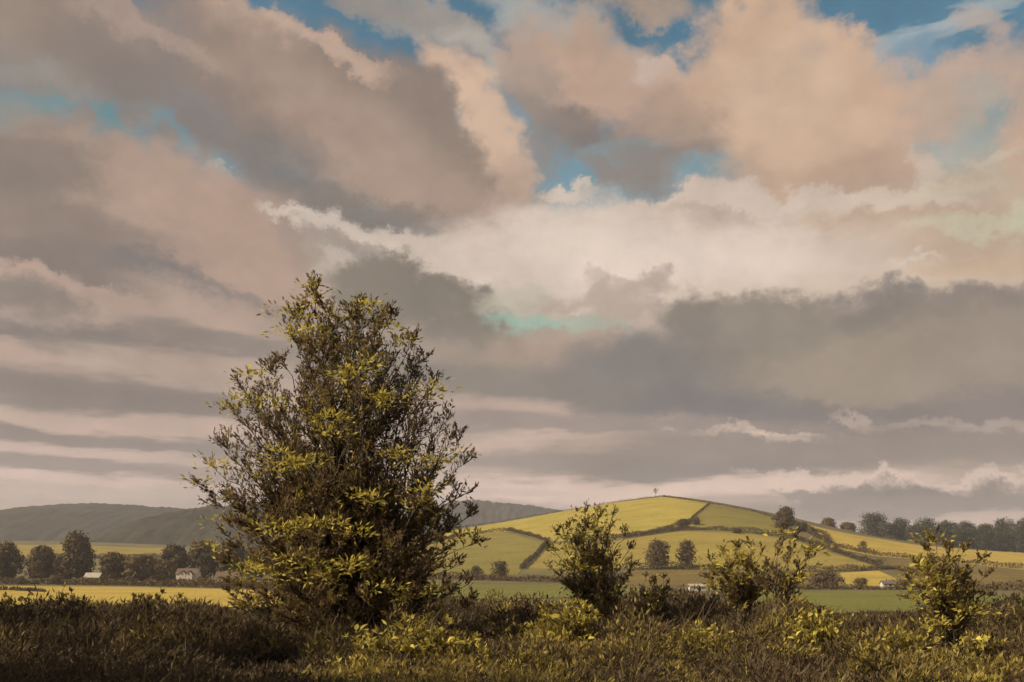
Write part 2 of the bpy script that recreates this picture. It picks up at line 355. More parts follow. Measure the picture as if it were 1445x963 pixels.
def crop_mat(name, lo, mid, hi, row=None, patch=.02):
    """grass or stubble: crop blotches that also stand in for cloud shadow, drill rows, short streaks along the slope"""
    lo, mid, hi = [(c[0] * .84, c[1] * .88, c[2] * .86) for c in (lo, mid, hi)]
    M = Mat(name)
    big = M.noise(M.coords((1, 1.6, 1)), patch, 4)
    col = M.ramp(big, [(.34, lo), (.5, mid), (.66, hi)])
    fine = M.noise(M.coords((1, .28, 1)), .9, 3, .7)
    col = M.mix(.5, col, M.ramp(fine, [(.3, tuple(c * .72 for c in mid)), (.7, tuple(min(1, c * 1.22) for c in mid))]))
    if row is not None:
        w = M.n('ShaderNodeTexWave', wave_type='BANDS'); M.l(M.coords((1, 1, 0), (0, 0, row)), w.inputs[0])
        w.inputs['Scale'].default_value = .11; w.inputs['Distortion'].default_value = 1.2; w.inputs['Detail'].default_value = 2; w.inputs['Detail Scale'].default_value = .4
        col = M.mix(.13, col, M.ramp(w.outputs['Color'], [(.2, tuple(c * .6 for c in mid)), (.8, tuple(min(1, c * 1.25) for c in hi))]))
    M.l(col, M.b.inputs['Base Color']); M.b.inputs['Roughness'].default_value = .95
    M.b.inputs['Specular IOR Level'].default_value = .1
    M.bump(fine, .9, .5)
    return M.m

def leaf_mat(name, stops, trans=.3, rough=.55):
    """leaves: each leaf takes its own colour from its tint; light also comes through"""
    M = Mat(name)
    at = M.n('ShaderNodeAttribute', attribute_name='tint')
    col = M.ramp(at.outputs['Fac'], stops)
    nz = M.noise(M.coords(), 5.0, 3)
    col = M.mix(.45, col, M.mix(1.0, col, M.ramp(nz, [(.3, (.62, .58, .55)), (.7, (1.25, 1.2, 1.1))]), 'MULTIPLY'))
    M.l(col, M.b.inputs['Base Color']); M.b.inputs['Roughness'].default_value = rough
    M.b.inputs['Specular IOR Level'].default_value = .15
    t = M.n('ShaderNodeBsdfTranslucent'); M.l(col, t.inputs[0])
    x = M.n('ShaderNodeMixShader'); x.inputs[0].default_value = trans
    M.l(M.b.outputs[0], x.inputs[1]); M.l(t.outputs[0], x.inputs[2]); M.l(x.outputs[0], M.out.inputs[0])
    return M.m

def bark_mat(name, a, b):
    M = Mat(name)
    v = M.coords((1, 1, .25)); nz = M.noise(v, 14.0, 5, .65)
    M.l(M.ramp(nz, [(.3, a), (.7, b)]), M.b.inputs['Base Color'])
    M.b.inputs['Roughness'].default_value = .9; M.bump(nz, .6, .02)
    return M.m

MB = dict(
    bark=bark_mat('bark', (.028, .02, .014), (.085, .062, .045)),
    pale_bark=bark_mat('pale_bark', (.10, .078, .055), (.24, .19, .14)),
    leaf_main=leaf_mat('alder_leaves', [(0, (.125, .088, .054)), (.45, (.205, .145, .078)), (.72, (.30, .235, .08)), (1, (.46, .37, .09))], .45),
    leaf_highlight=leaf_mat('highlight_leaves', [(0, (.34, .28, .06)), (.5, (.58, .49, .11)), (1, (.76, .65, .17))], .4),  # bright yellow puts the sunlit highlights into the leaf colour
    leaf_brown=leaf_mat('scrub_leaves', [(0, (.080, .056, .038)), (.45, (.15, .108, .058)), (.75, (.25, .19, .065)), (1, (.44, .35, .085))], .35),
    leaf_gold=leaf_mat('gold_leaves', [(0, (.13, .092, .045)), (.4, (.26, .20, .06)), (1, (.60, .50, .10))], .4),
    leaf_far=leaf_mat('far_leaves', [(0, (.065, .048, .028)), (.5, (.10, .075, .038)), (1, (.16, .12, .048))], .2, .8),
    leaf_rust=leaf_mat('rust_leaves', [(0, (.085, .058, .032)), (.5, (.14, .098, .048)), (1, (.22, .16, .06))], .2, .8),
    leaf_blue=leaf_mat('woodland_leaves', [(0, (.042, .046, .034)), (.5, (.068, .072, .048)), (1, (.10, .10, .06))], .2, .8),
)

# ------------------------------------------------------------------ the lie of the land (metres; the eye is at z = 0)
def sstep(a, b, x):
    t = np.clip((x - a) / (b - a), 0, 1); return t * t * (3 - 2 * t)
def crest_table(pts, d):
    px, py = np.array(pts, float).T
    xs = (px - CX) / F * d; zs = (HOR - py) / F * d
    g = np.linspace(-3200, 3200, 6401)
    h = np.interp(g, xs, zs)
    k = np.hanning(61); k /= k.sum()
    return g, np.convolve(np.pad(h, 30, 'edge'), k, 'valid')
VALLEY = -8.0
HILL = crest_table([(-900, 818), (250, 813), (420, 796), (520, 778), (600, 759), (640, 748.5), (700, 738), (780, 724), (870, 708.5), (920, 701), (945, 699.5),
                    (1000, 708), (1060, 720), (1110, 733), (1160, 749), (1210, 759), (1290, 771), (1380, 779), (1445, 783), (1700, 791), (2300, 799), (4000, 808)], 900.0)
RISE = crest_table([(-1500, 766), (0, 764), (110, 764), (230, 768), (340, 776), (420, 784), (500, 792), (600, 799), (700, 809.6), (3000, 809.6)], 1200.0)
def land(x, y):
    x = np.asarray(x, float); y = np.asarray(y, float)
    near = -1.72 - .0135 * y + .10 * np.sin(x * .31 + y * .17) * np.sin(y * .23 - x * .11)
    z = near + (VALLEY - near) * sstep(46, 125, y)
    h = np.interp(x, *HILL) - VALLEY
    t = np.clip((y - 430) / 470, 0, 1)
    S = np.sin(np.pi / 2 * t) ** 1.25
    S = np.where(y > 1000, 1 - .85 * sstep(1000, 1900, y), S)
    z = z + h * S * np.minimum(y, 900) / 900
    h2 = np.interp(x, *RISE) - VALLEY
    S2 = sstep(520, 1200, y) * (1 - .4 * sstep(1300, 2200, y))
    z = z + np.maximum(h2, 0) * S2
    z = z + (.25 * np.sin(x * .021 + 1.3) * np.cos(y * .017) + .5 * np.sin(x * .009 + y * .006)) * sstep(110, 300, y)
    return z
YS = np.concatenate([np.arange(10, 130, .5), np.arange(130, 1400, 2.0), np.arange(1400, 3000, 10)])
def hit(px, py):
    """where the line of sight through a photograph pixel first meets the land"""
    u, w = (px - CX) / F, (HOR - py) / F
    d = w * YS - land(u * YS, YS)
    i = np.argmax(d <= 0)
    if d[i] > 0:                                   # grazes the crest: take the nearest miss past the valley
        m = YS > 400
        i = np.argmin(np.where(m, d, 1e9)); y = YS[i]
    else:
        a, b = YS[max(i - 1, 0)], YS[i]
        for _ in range(30):
            c = (a + b) / 2
            if w * c - land(u * c, c) <= 0: b = c
            else: a = c
        y = (a + b) / 2
    return u * y, y
def ground(px, y):
    x = (px - CX) / F * y
    return Vector((x, y, float(land(x, y))))

# ------------------------------------------------------------------ ground sheet
ys = np.concatenate([np.linspace(-150, 0, 16), np.arange(2, 130, 2.0), np.arange(132, 1300, 5.0), np.geomspace(1310, 4900, 50)])
aa = np.linspace(-1.7, 1.7, 521)
YY, AA = np.meshgrid(ys, aa, indexing='ij')
XX = AA * (110 + np.maximum(YY, 0) * .80)
V = np.stack([XX, YY, land(XX, YY)], -1).reshape(-1, 3)
nr, nc = YY.shape
i = np.arange(nr - 1)[:, None] * nc + np.arange(nc - 1)[None, :]
faces = np.stack([i, i + 1, i + nc + 1, i + nc], -1).reshape(-1, 4)
M = Mat('rough_pasture')
v = M.coords(); a_ = M.noise(v, .03, 5); b_ = M.noise(v, 1.4, 4, .7)
c_ = M.ramp(a_, [(.3, (.075, .055, .022)), (.5, (.13, .10, .032)), (.7, (.17, .135, .04))])
near_ = M.ramp(b_, [(.3, (.035, .024, .018)), (.7, (.075, .052, .034))])
sx_ = M.n('ShaderNodeSeparateXYZ'); M.l(v, sx_.inputs[0])
mr_ = M.n('ShaderNodeMapRange'); M.l(sx_.outputs[1], mr_.inputs[0]); mr_.inputs[1].default_value = 80; mr_.inputs[2].default_value = 130
M.l(M.mix(mr_.outputs[0], near_, c_), M.b.inputs['Base Color']); M.b.inputs['Roughness'].default_value = .95; M.bump(b_, .8, .15)
tag(link('ground', mesh_np('ground', V, faces, 4, smooth=True), M.m), 'rough pasture and bare earth under the scrub running to the far hills', None, None, 'structure')

# ------------------------------------------------------------------ fields laid over it
def field(name, poly, mat, label, lift=.14, cell=7.0):
    pts = []
    for (p0, p1) in zip(poly, poly[1:] + poly[:1]):
        n = max(1, int(math.hypot(p1[0] - p0[0], p1[1] - p0[1]) / 14))
        for k in range(n): pts.append((p0[0] + (p1[0] - p0[0]) * k / n, p0[1] + (p1[1] - p0[1]) * k / n))
    bm = bmesh.new()
    vs = [bm.verts.new((*hit(*p), 0)) for p in pts]
    bm.faces.new(vs); bmesh.ops.triangulate(bm, faces=bm.faces[:])
    xs = [v_.co.x for v_ in bm.verts]; yv = [v_.co.y for v_ in bm.verts]
    for axis, lo, hi_ in ((0, min(xs), max(xs)), (1, min(yv), max(yv))):
        st = max(cell, (hi_ - lo) / 90); k = lo + st
        while k < hi_ - .2:
            co = [0, 0, 0]; no = [0, 0, 0]; co[axis] = k; no[axis] = 1
            bmesh.ops.bisect_plane(bm, geom=bm.verts[:] + bm.edges[:] + bm.faces[:], plane_co=co, plane_no=no, dist=1e-4)
            k += st
    for v_ in bm.verts: v_.co.z = float(land(v_.co.x, v_.co.y)) + lift
    for f in bm.faces:
        f.normal_update(); f.smooth = True
        if f.normal.z < 0: f.normal_flip()
    return tag(link(name, mesh_bm(name, bm), mat), label, None, None, 'structure')

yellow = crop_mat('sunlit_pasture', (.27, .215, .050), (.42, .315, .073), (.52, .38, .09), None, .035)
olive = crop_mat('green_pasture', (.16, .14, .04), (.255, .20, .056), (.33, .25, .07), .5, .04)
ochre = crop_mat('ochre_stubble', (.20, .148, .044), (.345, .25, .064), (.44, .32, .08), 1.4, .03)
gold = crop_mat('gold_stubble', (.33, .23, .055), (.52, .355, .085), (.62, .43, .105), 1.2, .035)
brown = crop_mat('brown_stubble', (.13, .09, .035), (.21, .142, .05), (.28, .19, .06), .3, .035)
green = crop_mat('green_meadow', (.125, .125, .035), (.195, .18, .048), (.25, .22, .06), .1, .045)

FIELDS = [
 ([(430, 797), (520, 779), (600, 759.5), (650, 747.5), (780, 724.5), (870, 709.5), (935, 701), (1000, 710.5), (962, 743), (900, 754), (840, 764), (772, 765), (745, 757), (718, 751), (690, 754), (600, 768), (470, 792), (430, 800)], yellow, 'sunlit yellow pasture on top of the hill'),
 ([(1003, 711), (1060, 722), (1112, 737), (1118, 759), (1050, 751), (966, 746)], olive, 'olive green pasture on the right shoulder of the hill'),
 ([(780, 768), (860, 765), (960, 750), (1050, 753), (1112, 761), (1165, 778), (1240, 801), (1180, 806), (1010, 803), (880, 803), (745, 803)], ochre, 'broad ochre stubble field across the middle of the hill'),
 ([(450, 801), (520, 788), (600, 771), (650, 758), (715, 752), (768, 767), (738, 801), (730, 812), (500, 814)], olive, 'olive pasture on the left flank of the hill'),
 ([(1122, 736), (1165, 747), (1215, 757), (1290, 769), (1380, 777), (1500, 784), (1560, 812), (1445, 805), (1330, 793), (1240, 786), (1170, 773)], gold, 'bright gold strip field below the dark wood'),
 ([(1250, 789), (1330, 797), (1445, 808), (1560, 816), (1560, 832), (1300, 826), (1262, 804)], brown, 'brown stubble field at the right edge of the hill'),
 ([(1185, 809), (1240, 806), (1285, 826), (1200, 829)], gold, 'small gold field above the little white house'),
 ([(880, 806), (1010, 806), (1180, 809), (1195, 828), (1060, 829), (880, 826)], brown, 'brown field at the foot of the hill'),
 ([(1020, 837), (1290, 834), (1400, 840), (1560, 846), (1540, 868), (1060, 868)], green, 'flat green meadow on the right of the valley'),
 ([(440, 826), (880, 825), (930, 842), (600, 848), (470, 845)], green, 'green meadow strip below the hill'),
 ([(-520, 825), (150, 828.5), (345, 832.5), (400, 838), (400, 858), (-520, 858)], gold, 'gold stubble field on the valley floor at the left'),
 ([(-500, 772), (100, 769), (150, 772), (235, 774), (238, 787), (100, 786), (-500, 788)], ochre, 'ochre field on the rise behind the left trees'),
]
for poly, mat, label in FIELDS: field('field', poly, mat, label)

# ------------------------------------------------------------------ wooded far hills: crowns make the rough skyline
def far_hill(pts, d, depth, label, mat, seed, bump=8.0):
    r = np.random.default_rng(seed)
    px, py = np.array(pts, float).T
    x0, x1 = (px[0] - CX) / F * d, (px[-1] - CX) / F * d
    nx = int((x1 - x0) / 5); xs = np.linspace(x0, x1, nx)
    zc = np.interp(xs, (px - CX) / F * d, (HOR - py) / F * d)
    k = np.hanning(25); k /= k.sum(); zc = np.convolve(np.pad(zc, 12, 'edge'), k, 'valid')
    ts = np.concatenate([np.linspace(-1, -.3, 20), np.linspace(-.27, .25, 46), np.linspace(.35, 1, 8)])
    TT, XX = np.meshgrid(ts, xs, indexing='ij'); ZC = np.broadcast_to(zc, XX.shape)
    prof = np.where(TT < 0, np.sin(np.pi / 2 * (1 + TT)) ** 1.1, np.cos(np.pi / 2 * TT) ** 1.2)
    Zb = -12 + (ZC + 12) * prof
    # canopy: rounded crowns of uneven height
    Y = d + TT * depth
    canopy = np.zeros_like(XX)
    for s, a in ((9.0, .45), (15.0, .6), (34.0, .8)):
        gx, gy = np.floor(XX / s).astype(int), np.floor(Y / s).astype(int)
        best = np.zeros_like(XX)
        for ox in (-1, 0, 1):
            for oy in (-1, 0, 1):
                cx_, cy_ = gx + ox, gy + oy
                hsh = np.sin(cx_ * 127.1 + cy_ * 311.7 + seed) * 43758.5453; h1 = hsh - np.floor(hsh)
                hsh = np.sin(cx_ * 269.5 + cy_ * 183.3 + seed) * 24634.6345; h2 = hsh - np.floor(hsh)
                dd = ((XX - (cx_ + .2 + .6 * h1) * s) ** 2 + (Y - (cy_ + .2 + .6 * h2) * s) ** 2) / (s * .62) ** 2
                best = np.maximum(best, np.sqrt(np.maximum(0, 1 - dd)) * (.45 + .55 * h1))
        canopy += best * a * bump
    V = np.stack([XX, Y, Zb + canopy * np.clip(prof * 4, 0, 1)], -1).reshape(-1, 3)
    nr, nc = XX.shape
    i = np.arange(nr - 1)[:, None] * nc + np.arange(nc - 1)[None, :]
    return tag(link('hill', mesh_np('hill', V, np.stack([i, i + 1, i + nc + 1, i + nc], -1).reshape(-1, 4), 4, smooth=True), mat), label, None, None, 'structure')
M = Mat('far_woodland'); a_ = M.noise(M.coords(), .012, 5); b_ = M.noise(M.coords(), .12, 3)
M.l(M.mix(.5, M.ramp(a_, [(.35, (.030, .028, .029)), (.55, (.060, .054, .050)), (.72, (.11, .092, .066))]), M.ramp(b_, [(.3, (.025, .023, .017)), (.7, (.075, .065, .04))])), M.b.inputs['Base Color'])
M.b.inputs['Roughness'].default_value = 1; M.b.inputs['Specular IOR Level'].default_value = 0
wood_m = M.m
far_hill([(-700, 752), (-200, 748), (0, 741), (30, 734), (62, 727), (84, 721), (110, 719), (160, 718), (195, 719), (230, 722), (262, 725), (330, 726), (450, 729), (640, 748), (900, 790), (1100, 806)],
         2600.0, 900.0, 'long wooded hill on the left skyline', wood_m, 3)
far_hill([(60, 806), (150, 776), (180, 762), (215, 744), (250, 733), (275, 727), (300, 723), (350, 723), (430, 724), (520, 732), (640, 760), (800, 806)],
         1600.0, 380.0, 'nearer dark wooded spur overlapping the left hill', wood_m, 5)
far_hill([(470, 800), (560, 745), (600, 725), (640, 715), (672, 712), (700, 716), (740, 719), (780, 725), (840, 738), (960, 775), (1100, 806)],
         3400.0, 1000.0, 'far grey wooded ridge behind the hill pastures', wood_m, 8, 10.0)

# ------------------------------------------------------------------ leaf and wood geometry
def unit(v): return v / np.maximum(np.linalg.norm(v, axis=-1, keepdims=True), 1e-9)
def leaves(P_, A, length, width, r, fold=.18, face=None):
    """one pointed, slightly folded leaf per row: base, side, tip, side"""
    P_ = np.asarray(P_, float); A = unit(np.asarray(A, float)); n = len(P_)
    if face is None: B = unit(np.cross(A, unit(r.normal(size=(n, 3)))))
    else:                                          # lies roughly in the outer surface of the crown
        A = unit(np.cross(face, r.normal(size=(n, 3)))); B = unit(np.cross(face, A))
    Nn = np.cross(A, B)
    L_ = np.broadcast_to(length, n)[:, None]; W_ = np.broadcast_to(width, n)[:, None]
    mid = P_ + A * L_ * .45
    V = np.stack([P_, mid + B * W_ * .5 + Nn * W_ * fold, P_ + A * L_, mid - B * W_ * .5 + Nn * W_ * fold], 1)
    return V.reshape(-1, 3), np.arange(4 * n).reshape(-1, 4)
def tube(path, r0, r1, sides=6):
    path = np.asarray(path, float); n = len(path)
    T = unit(np.gradient(path, axis=0))
    ref = np.array([.31, .2, .93]) if abs(T[0] @ np.array([.31, .2, .93])) < .9 else np.array([1., 0, 0])
    U = unit(np.cross(T, ref)); W_ = np.cross(T, U)
    rad = np.linspace(r0, r1, n)[:, None, None]
    a = np.linspace(0, 2 * np.pi, sides, endpoint=False)
    V = path[:, None, :] + rad * (U[:, None, :] * np.cos(a)[None, :, None] + W_[:, None, :] * np.sin(a)[None, :, None])
    i = np.arange(n - 1)[:, None] * sides; k = np.arange(sides)[None, :]; k2 = (k + 1) % sides
    F_ = np.stack([i + k, i + k2, i + sides + k2, i + sides + k], -1).reshape(-1, 4)
    return V.reshape(-1, 3), F_
class Bag:
    def __init__(s): s.V, s.F, s.T, s.k = [], [], [], 0
    def add(s, V, F_, t=None):
        s.V.append(V); s.F.append(F_ + s.k); s.k += len(V)
        if t is not None: s.T.append(np.broadcast_to(t, len(F_)))
    def build(s, name, mat, parent=None, smooth=False):
        me = mesh_np(name, np.concatenate(s.V), np.concatenate(s.F), 4, np.concatenate(s.T) if s.T else None, smooth)
        return link(name, me, mat, parent)

# ------------------------------------------------------------------ trees, bushes and hedges across the valley
def far_tree(name, px, base, top, hw, mat, label, cat='tree', group=None, dist=None, n=1500, trunk=.22, seed=None, flat=1.0, ragged=1.0, lobes=None):
    r = np.random.default_rng(seed if seed is not None else abs(int(px * 7 + top)))
    if dist is None: x, y = hit(px, base)
    else: y = dist; x = (px - CX) / F * y
    z = float(land(x, y)); ztop = (HOR - top) / F * y
    H = max(ztop - z, 1.5); W_ = hw / F * y
    root = empty(name, (x, y, z - .15)); tag(root, label, cat, group)
    tb = Bag(); c0 = H * trunk
    lean = r.normal(0, .03, 2) * H
    tb.add(*tube([(0, 0, -.3), (lean[0] * .3, 0, c0 * .6), (lean[0], lean[1], H * .6)], max(.045 * H * .45, .12), .05, 6))
    nl = int(lobes * 1.5) if lobes else max(5, int(9 * ragged + 3)); C_ = []
    for k in range(nl):
        t = (k + .5) / nl
        zz = c0 + (H - c0) * (t * .82 + .10)
        rr = W_ * (.62 * np.sin(np.pi * min(1, (t * .80 + .16))) ** .8) * r.uniform(.7, 1.25)
        a = k * 2.4 + r.uniform(0, .8)
        c = np.array([np.cos(a) * rr * r.uniform(.5, 1), np.sin(a) * rr * r.uniform(.5, 1), zz])
        s = np.array([W_ * r.uniform(.30, .60), W_ * r.uniform(.30, .60), (H - c0) * r.uniform(.11, .24) * flat])
        c[2] = min(c[2], H - s[2] * .95)
        C_.append((c, s))
        if k % 2 == 0: tb.add(*tube([(lean[0] * .3, 0, c0 * .7), c * .6 + np.array([0, 0, c0 * .2]), c], max(.012 * H, .06), .03, 5))
    tb.build('trunk', MB['bark'], root, True)
    lb = Bag(); per = n // nl
    for c, s in C_:
        d = unit(r.normal(size=(per, 3))); rad = r.uniform(.35, 1.0, (per, 1)) ** .5 * (1 + r.normal(0, .16 * ragged, (per, 1)))
        p = c + d * rad * s
        p[:, 2] = np.maximum(p[:, 2], .3)
        ax = unit(d + r.normal(0, .7, (per, 3)) + np.array([0, 0, .25]))
        ln = r.uniform(.55, 1.25, per) * np.clip(W_ * .16, .22, 1.5)
        lb.add(*leaves(p, ax, ln, ln * .75, r, .1, unit(d + r.normal(0, .24, (per, 3)))), np.clip(r.normal(.45 + r.normal(0, .16), .10, per), 0, 1))
    lb.build('crown', mat, root)
    return root

G = 'trees along the far edge of the gold valley field'
LT = [
 (10, 823, 764, 19, 'leaf_far', 'tall dark tree cut by the left edge of the picture'),
 (60, 824, 771, 22, 'leaf_far', 'round dark tree second from the left edge, left of the tallest tree'),
 (108, 824, 751, 24, 'leaf_far', 'tallest dark tree on the left, standing above the yellow cottage'),
 (88, 822, 786, 16, 'leaf_rust', 'low brown bushy tree under the left side of the tallest tree'),
 (160, 824, 780, 22, 'leaf_rust', 'brownish rounded tree just right of the yellow cottage'),
 (198, 825, 782, 26, 'leaf_rust', 'broad brown tree in front of the gold rise'),
 (232, 826, 790, 20, 'leaf_rust', 'low brown tree just left of the twin-gabled white cottage'),
 (246, 816, 768, 20, 'leaf_far', 'dark tree rising behind the twin-gabled white cottage'),
 (288, 816, 764, 22, 'leaf_far', 'dark tree between the twin-gabled cottage and the long white barn'),
 (326, 816, 766, 22, 'leaf_far', 'dark tree behind the long white barn, next to the big tree'),
 (360, 818, 772, 20, 'leaf_far', 'dark tree half hidden behind the left side of the big tree'),
]
for px, b, t, hw, m, lab in LT:
    far_tree('broadleaf_tree', px, b + 2.5, t, hw * 1.15, MB[m], lab, 'tree', G, n=4600, trunk=.10, dist=446 if b > 820 else 478, lobes=12)
for k, (px, t, hw) in enumerate(((30, 812, 9), (78, 811, 12), (150, 812, 13), (182, 813, 12), (215, 813, 12), (240, 816, 10), (283, 814, 10), (355, 812, 14))):
    far_tree('shrub', px, 828, t, hw, MB['leaf_rust' if k % 2 else 'leaf_far'],
             ['small dark shrub between the two leftmost trees', 'dark shrub below the low brown tree at the left', 'dark shrub right of the yellow cottage wall', 'dark shrub at the foot of the broad brown tree',
              'brown shrub right of the broad brown tree, on the field edge', 'dark shrub below the twin-gabled white cottage', 'dark shrub left of the long white barn', 'brown shrub right of the long white barn'][k],
             'shrub', 'shrubs along the edge of the gold field', dist=434, n=700, trunk=.08, lobes=6)

RT = [
 (1108, 747, 715, 16, None, 'leaf_far', 'loose rounded tree on the right shoulder of the hill', 1.5),
 (1132, 750, 737, 9, None, 'leaf_far', 'small dark bush at the right foot of the shoulder tree', 1.0),
 (1168, 753, 731, 13, 925, 'leaf_rust', 'small brown tree left of the dark wood on the ridge', 1.3),
 (1196, 757, 737, 14, 930, 'leaf_rust', 'low brown thicket tree between the small brown tree and the wood', 1.0),
 (1232, 760, 723, 19, 945, 'leaf_blue', 'tallest tree at the left end of the wood on the ridge', 1.5),
 (1270, 765, 731, 17, 950, 'leaf_blue', 'grey green tree second in the wood from the left', 1.3),
 (1306, 768, 731, 17, 960, 'leaf_blue', 'grey green tree third in the wood from the left', 1.2),
 (1335, 771, 734, 16, 955, 'leaf_blue', 'grey green tree fourth in the wood from the left', 1.2),
 (1362, 772, 735, 15, 965, 'leaf_blue', 'grey green tree in the middle of the wood on the right', 1.2),
 (1390, 774, 739, 15, 955, 'leaf_blue', 'lower grey green tree third in the wood from the right edge', 1.2),
 (1416, 776, 731, 18, 965, 'leaf_blue', 'tall grey green tree second in the wood from the right edge', 1.2),
 (1446, 777, 731, 18, 960, 'leaf_blue', 'grey green tree cut by the right edge of the picture', 1.2),
]
for px, b, t, hw, d, m, lab, rg in RT:
    if m == 'leaf_blue': hw *= 1.3
    far_tree('ridge_tree', px, b, t, hw, MB[m], lab, 'tree', 'trees of the wood along the right ridge' if m == 'leaf_blue' else None, dist=d, n=4200, trunk=.06, ragged=rg, lobes=14)
for k, (px, t, hw) in enumerate(((1252, 746, 14), (1290, 748, 14), (1322, 750, 15), (1350, 752, 15), (1378, 752, 14), (1404, 754, 14), (1432, 754, 15))):
    far_tree('wood_tree', px, 772, t - 9, hw * 1.35, MB['leaf_blue'], ['low tree filling the gap right of the tallest wood tree', 'low tree between the second and third wood trees', 'low tree between the third and fourth wood trees',
             'low tree right of the fourth wood tree', 'low tree right of the middle wood tree', 'low tree between the last two tall wood trees', 'low tree beside the right edge of the wood'][k],
             'tree', 'low trees filling the wood on the right ridge', dist=932, n=1500, trunk=.06, lobes=8)
for k, (px, b, t, hw) in enumerate(((1180, 758, 748, 12), (1222, 764, 751, 14), (1255, 768, 756, 14), (1290, 772, 761, 15), (1325, 776, 765, 14))):
    far_tree('thicket', px, b, t, hw, MB['leaf_rust'], ['reddish thicket at the left end of the wood edge', 'reddish thicket under the tallest wood tree', 'reddish thicket second along the wood edge', 'reddish thicket third along the wood edge',
             'reddish thicket at the right end of the wood edge'][k], 'thicket', 'reddish thickets along the wood edge', dist=905, n=450, trunk=.05, lobes=6)
far_tree('hilltop_tree', 925, 701, 688.5, 5.5, MB['leaf_far'], 'tiny lone tree on the very top of the hill', 'tree', None, dist=893, n=260, trunk=.42, lobes=6)
far_tree('round_tree', 928, 803, 762, 21, MB['leaf_rust'], 'left of the two round brown trees on the ochre field', 'tree', 'pair of round brown trees on the hill', n=2200, trunk=.1, lobes=16)
far_tree('round_tree', 969, 801, 762, 17, MB['leaf_rust'], 'right of the two round brown trees on the ochre field', 'tree', 'pair of round brown trees on the hill', n=2000, trunk=.1, lobes=16)
for px, b, t, hw, lab in ((706, 816, 790, 17, 'round dark bush on the hedge below the left pasture'), (672, 816, 798, 12, 'small dark bush on the hedge left of the round dark bush'),
                          (964, 746, 731.5, 12, 'dark bush clump where three hill fields meet'), (982, 741, 731, 8, 'small dark bush right of the clump where three hill fields meet'),
                          (1218, 779, 763, 8.5, 'small round bush standing in the bright gold strip field'), (1040, 753, 745, 9, 'low dark bush on the hedge under the right green pasture'),
                          (1165, 829, 806, 26, 'broad brown bush at the left end of the green meadow hedge'), (1120, 830, 804, 20, 'brown bush behind the two right saplings'),
                          (1215, 831, 815, 14, 'low brown bush left of the little white house'), (1275, 833, 818, 12, 'low brown bush right of the little white house')):
    far_tree('bush', px, b, t, hw, MB['leaf_rust' if b > 825 else 'leaf_far'], lab, 'bush', None, n=900, trunk=.06, lobes=8)

def hedge(line, h, w, label, mat='leaf_far', dens=5.0, group='hedges between the hill fields'):
    r = np.random.default_rng(abs(int(line[0][0] * 3 + line[0][1])))
    pts = []
    for (a, b) in zip(line, line[1:]):
        n = max(1, int(math.hypot(b[0] - a[0], b[1] - a[1]) / 6))
        pts += [hit(a[0] + (b[0] - a[0]) * k / n, a[1] + (b[1] - a[1]) * k / n) for k in range(n)]
    pts.append(hit(*line[-1])); pts = np.array(pts)
    seg = np.linalg.norm(np.diff(pts, axis=0), axis=1); cum = np.concatenate([[0], np.cumsum(seg)])
    n = int(min(cum[-1] * dens * 2.0 * h, 22000))
    s = r.uniform(0, cum[-1], n)
    x = np.interp(s, cum, pts[:, 0]); y = np.interp(s, cum, pts[:, 1])
    h *= 1.1
    hh = h * (.62 + .25 * np.sin(s * .07 + 1) * np.sin(s * .023) + .14 * np.sin(s * .31)) + .3 * h * r.random(n)
    q = r.random(n) ** .8
    P_ = np.stack([x + r.normal(0, w * .4, n), y + r.normal(0, w * .4, n), land(x, y) + .1 + hh * q], -1)
    o = np.array([pts[0][0], pts[0][1], float(land(*pts[0]))])
    b = Bag(); ln = r.uniform(.45, 1.0, n)
    b.add(*leaves(P_ - o, r.normal(size=(n, 3)) + np.array([0, 0, .4]), ln, ln * .75, r), np.clip(r.normal(.58, .16, n), 0, 1))
    ob = b.build('hedge', MB[mat]); ob.location = o
    return tag(ob, label, 'hedge', group)
hedge([(600, 757), (650, 745.5), (720, 735), (780, 724.5), (870, 709.5), (935, 701.5), (1000, 710), (1060, 721.5), (1112, 736)], 1.5, 1.0, 'thin dark hedge running along the crest of the hill', dens=2.5)
hedge([(600, 770), (650, 756), (690, 753), (718, 750), (745, 756.5), (775, 765)], 2.6, 1.5, 'hedge arching over the left olive pasture')
hedge([(772, 766), (755, 786), (735, 804)], 2.2, 1.2, 'hedge dropping steeply down the right side of the olive pasture')
hedge([(800, 766), (880, 758), (930, 750), (960, 743), (985, 735)], 3.0, 1.8, 'hedge climbing to the bush clump in the middle of the hill')
hedge([(1002, 711), (985, 724), (965, 743)], 1.1, .8, 'thin hedge between the yellow and green pastures near the top', dens=3)
hedge([(880, 760), (960, 748.5), (1010, 748), (1060, 752), (1118, 760), (1165, 775), (1245, 801)], 2.8, 1.8, 'long hedge under the right green pasture')
hedge([(1118, 740), (1165, 755), (1170, 770), (1240, 785), (1330, 792), (1445, 804)], 2.6, 1.8, 'hedge along the lower side of the bright gold strip field', 'leaf_rust')
hedge([(1122, 741), (1150, 757), (1180, 777)], 3.0, 2.0, 'short dark hedge below the shoulder tree')
hedge([(880, 804), (930, 804), (1010, 804)], 3.4, 2.0, 'dark hedge at the foot of the two round brown trees')
hedge([(1130, 807), (1200, 806), (1262, 803), (1300, 815), (1330, 832)], 2.8, 2.0, 'brown hedge above the small gold field', 'leaf_rust')
hedge([(560, 818), (650, 818), (780, 822), (880, 822)], 3.0, 2.4, 'thick dark hedge behind the green meadow strip', 'leaf_rust', 7)
hedge([(1100, 833), (1190, 832), (1300, 833), (1400, 842)], 1.6, 1.6, 'brown hedge along the back of the right green meadow', 'leaf_rust', 7)
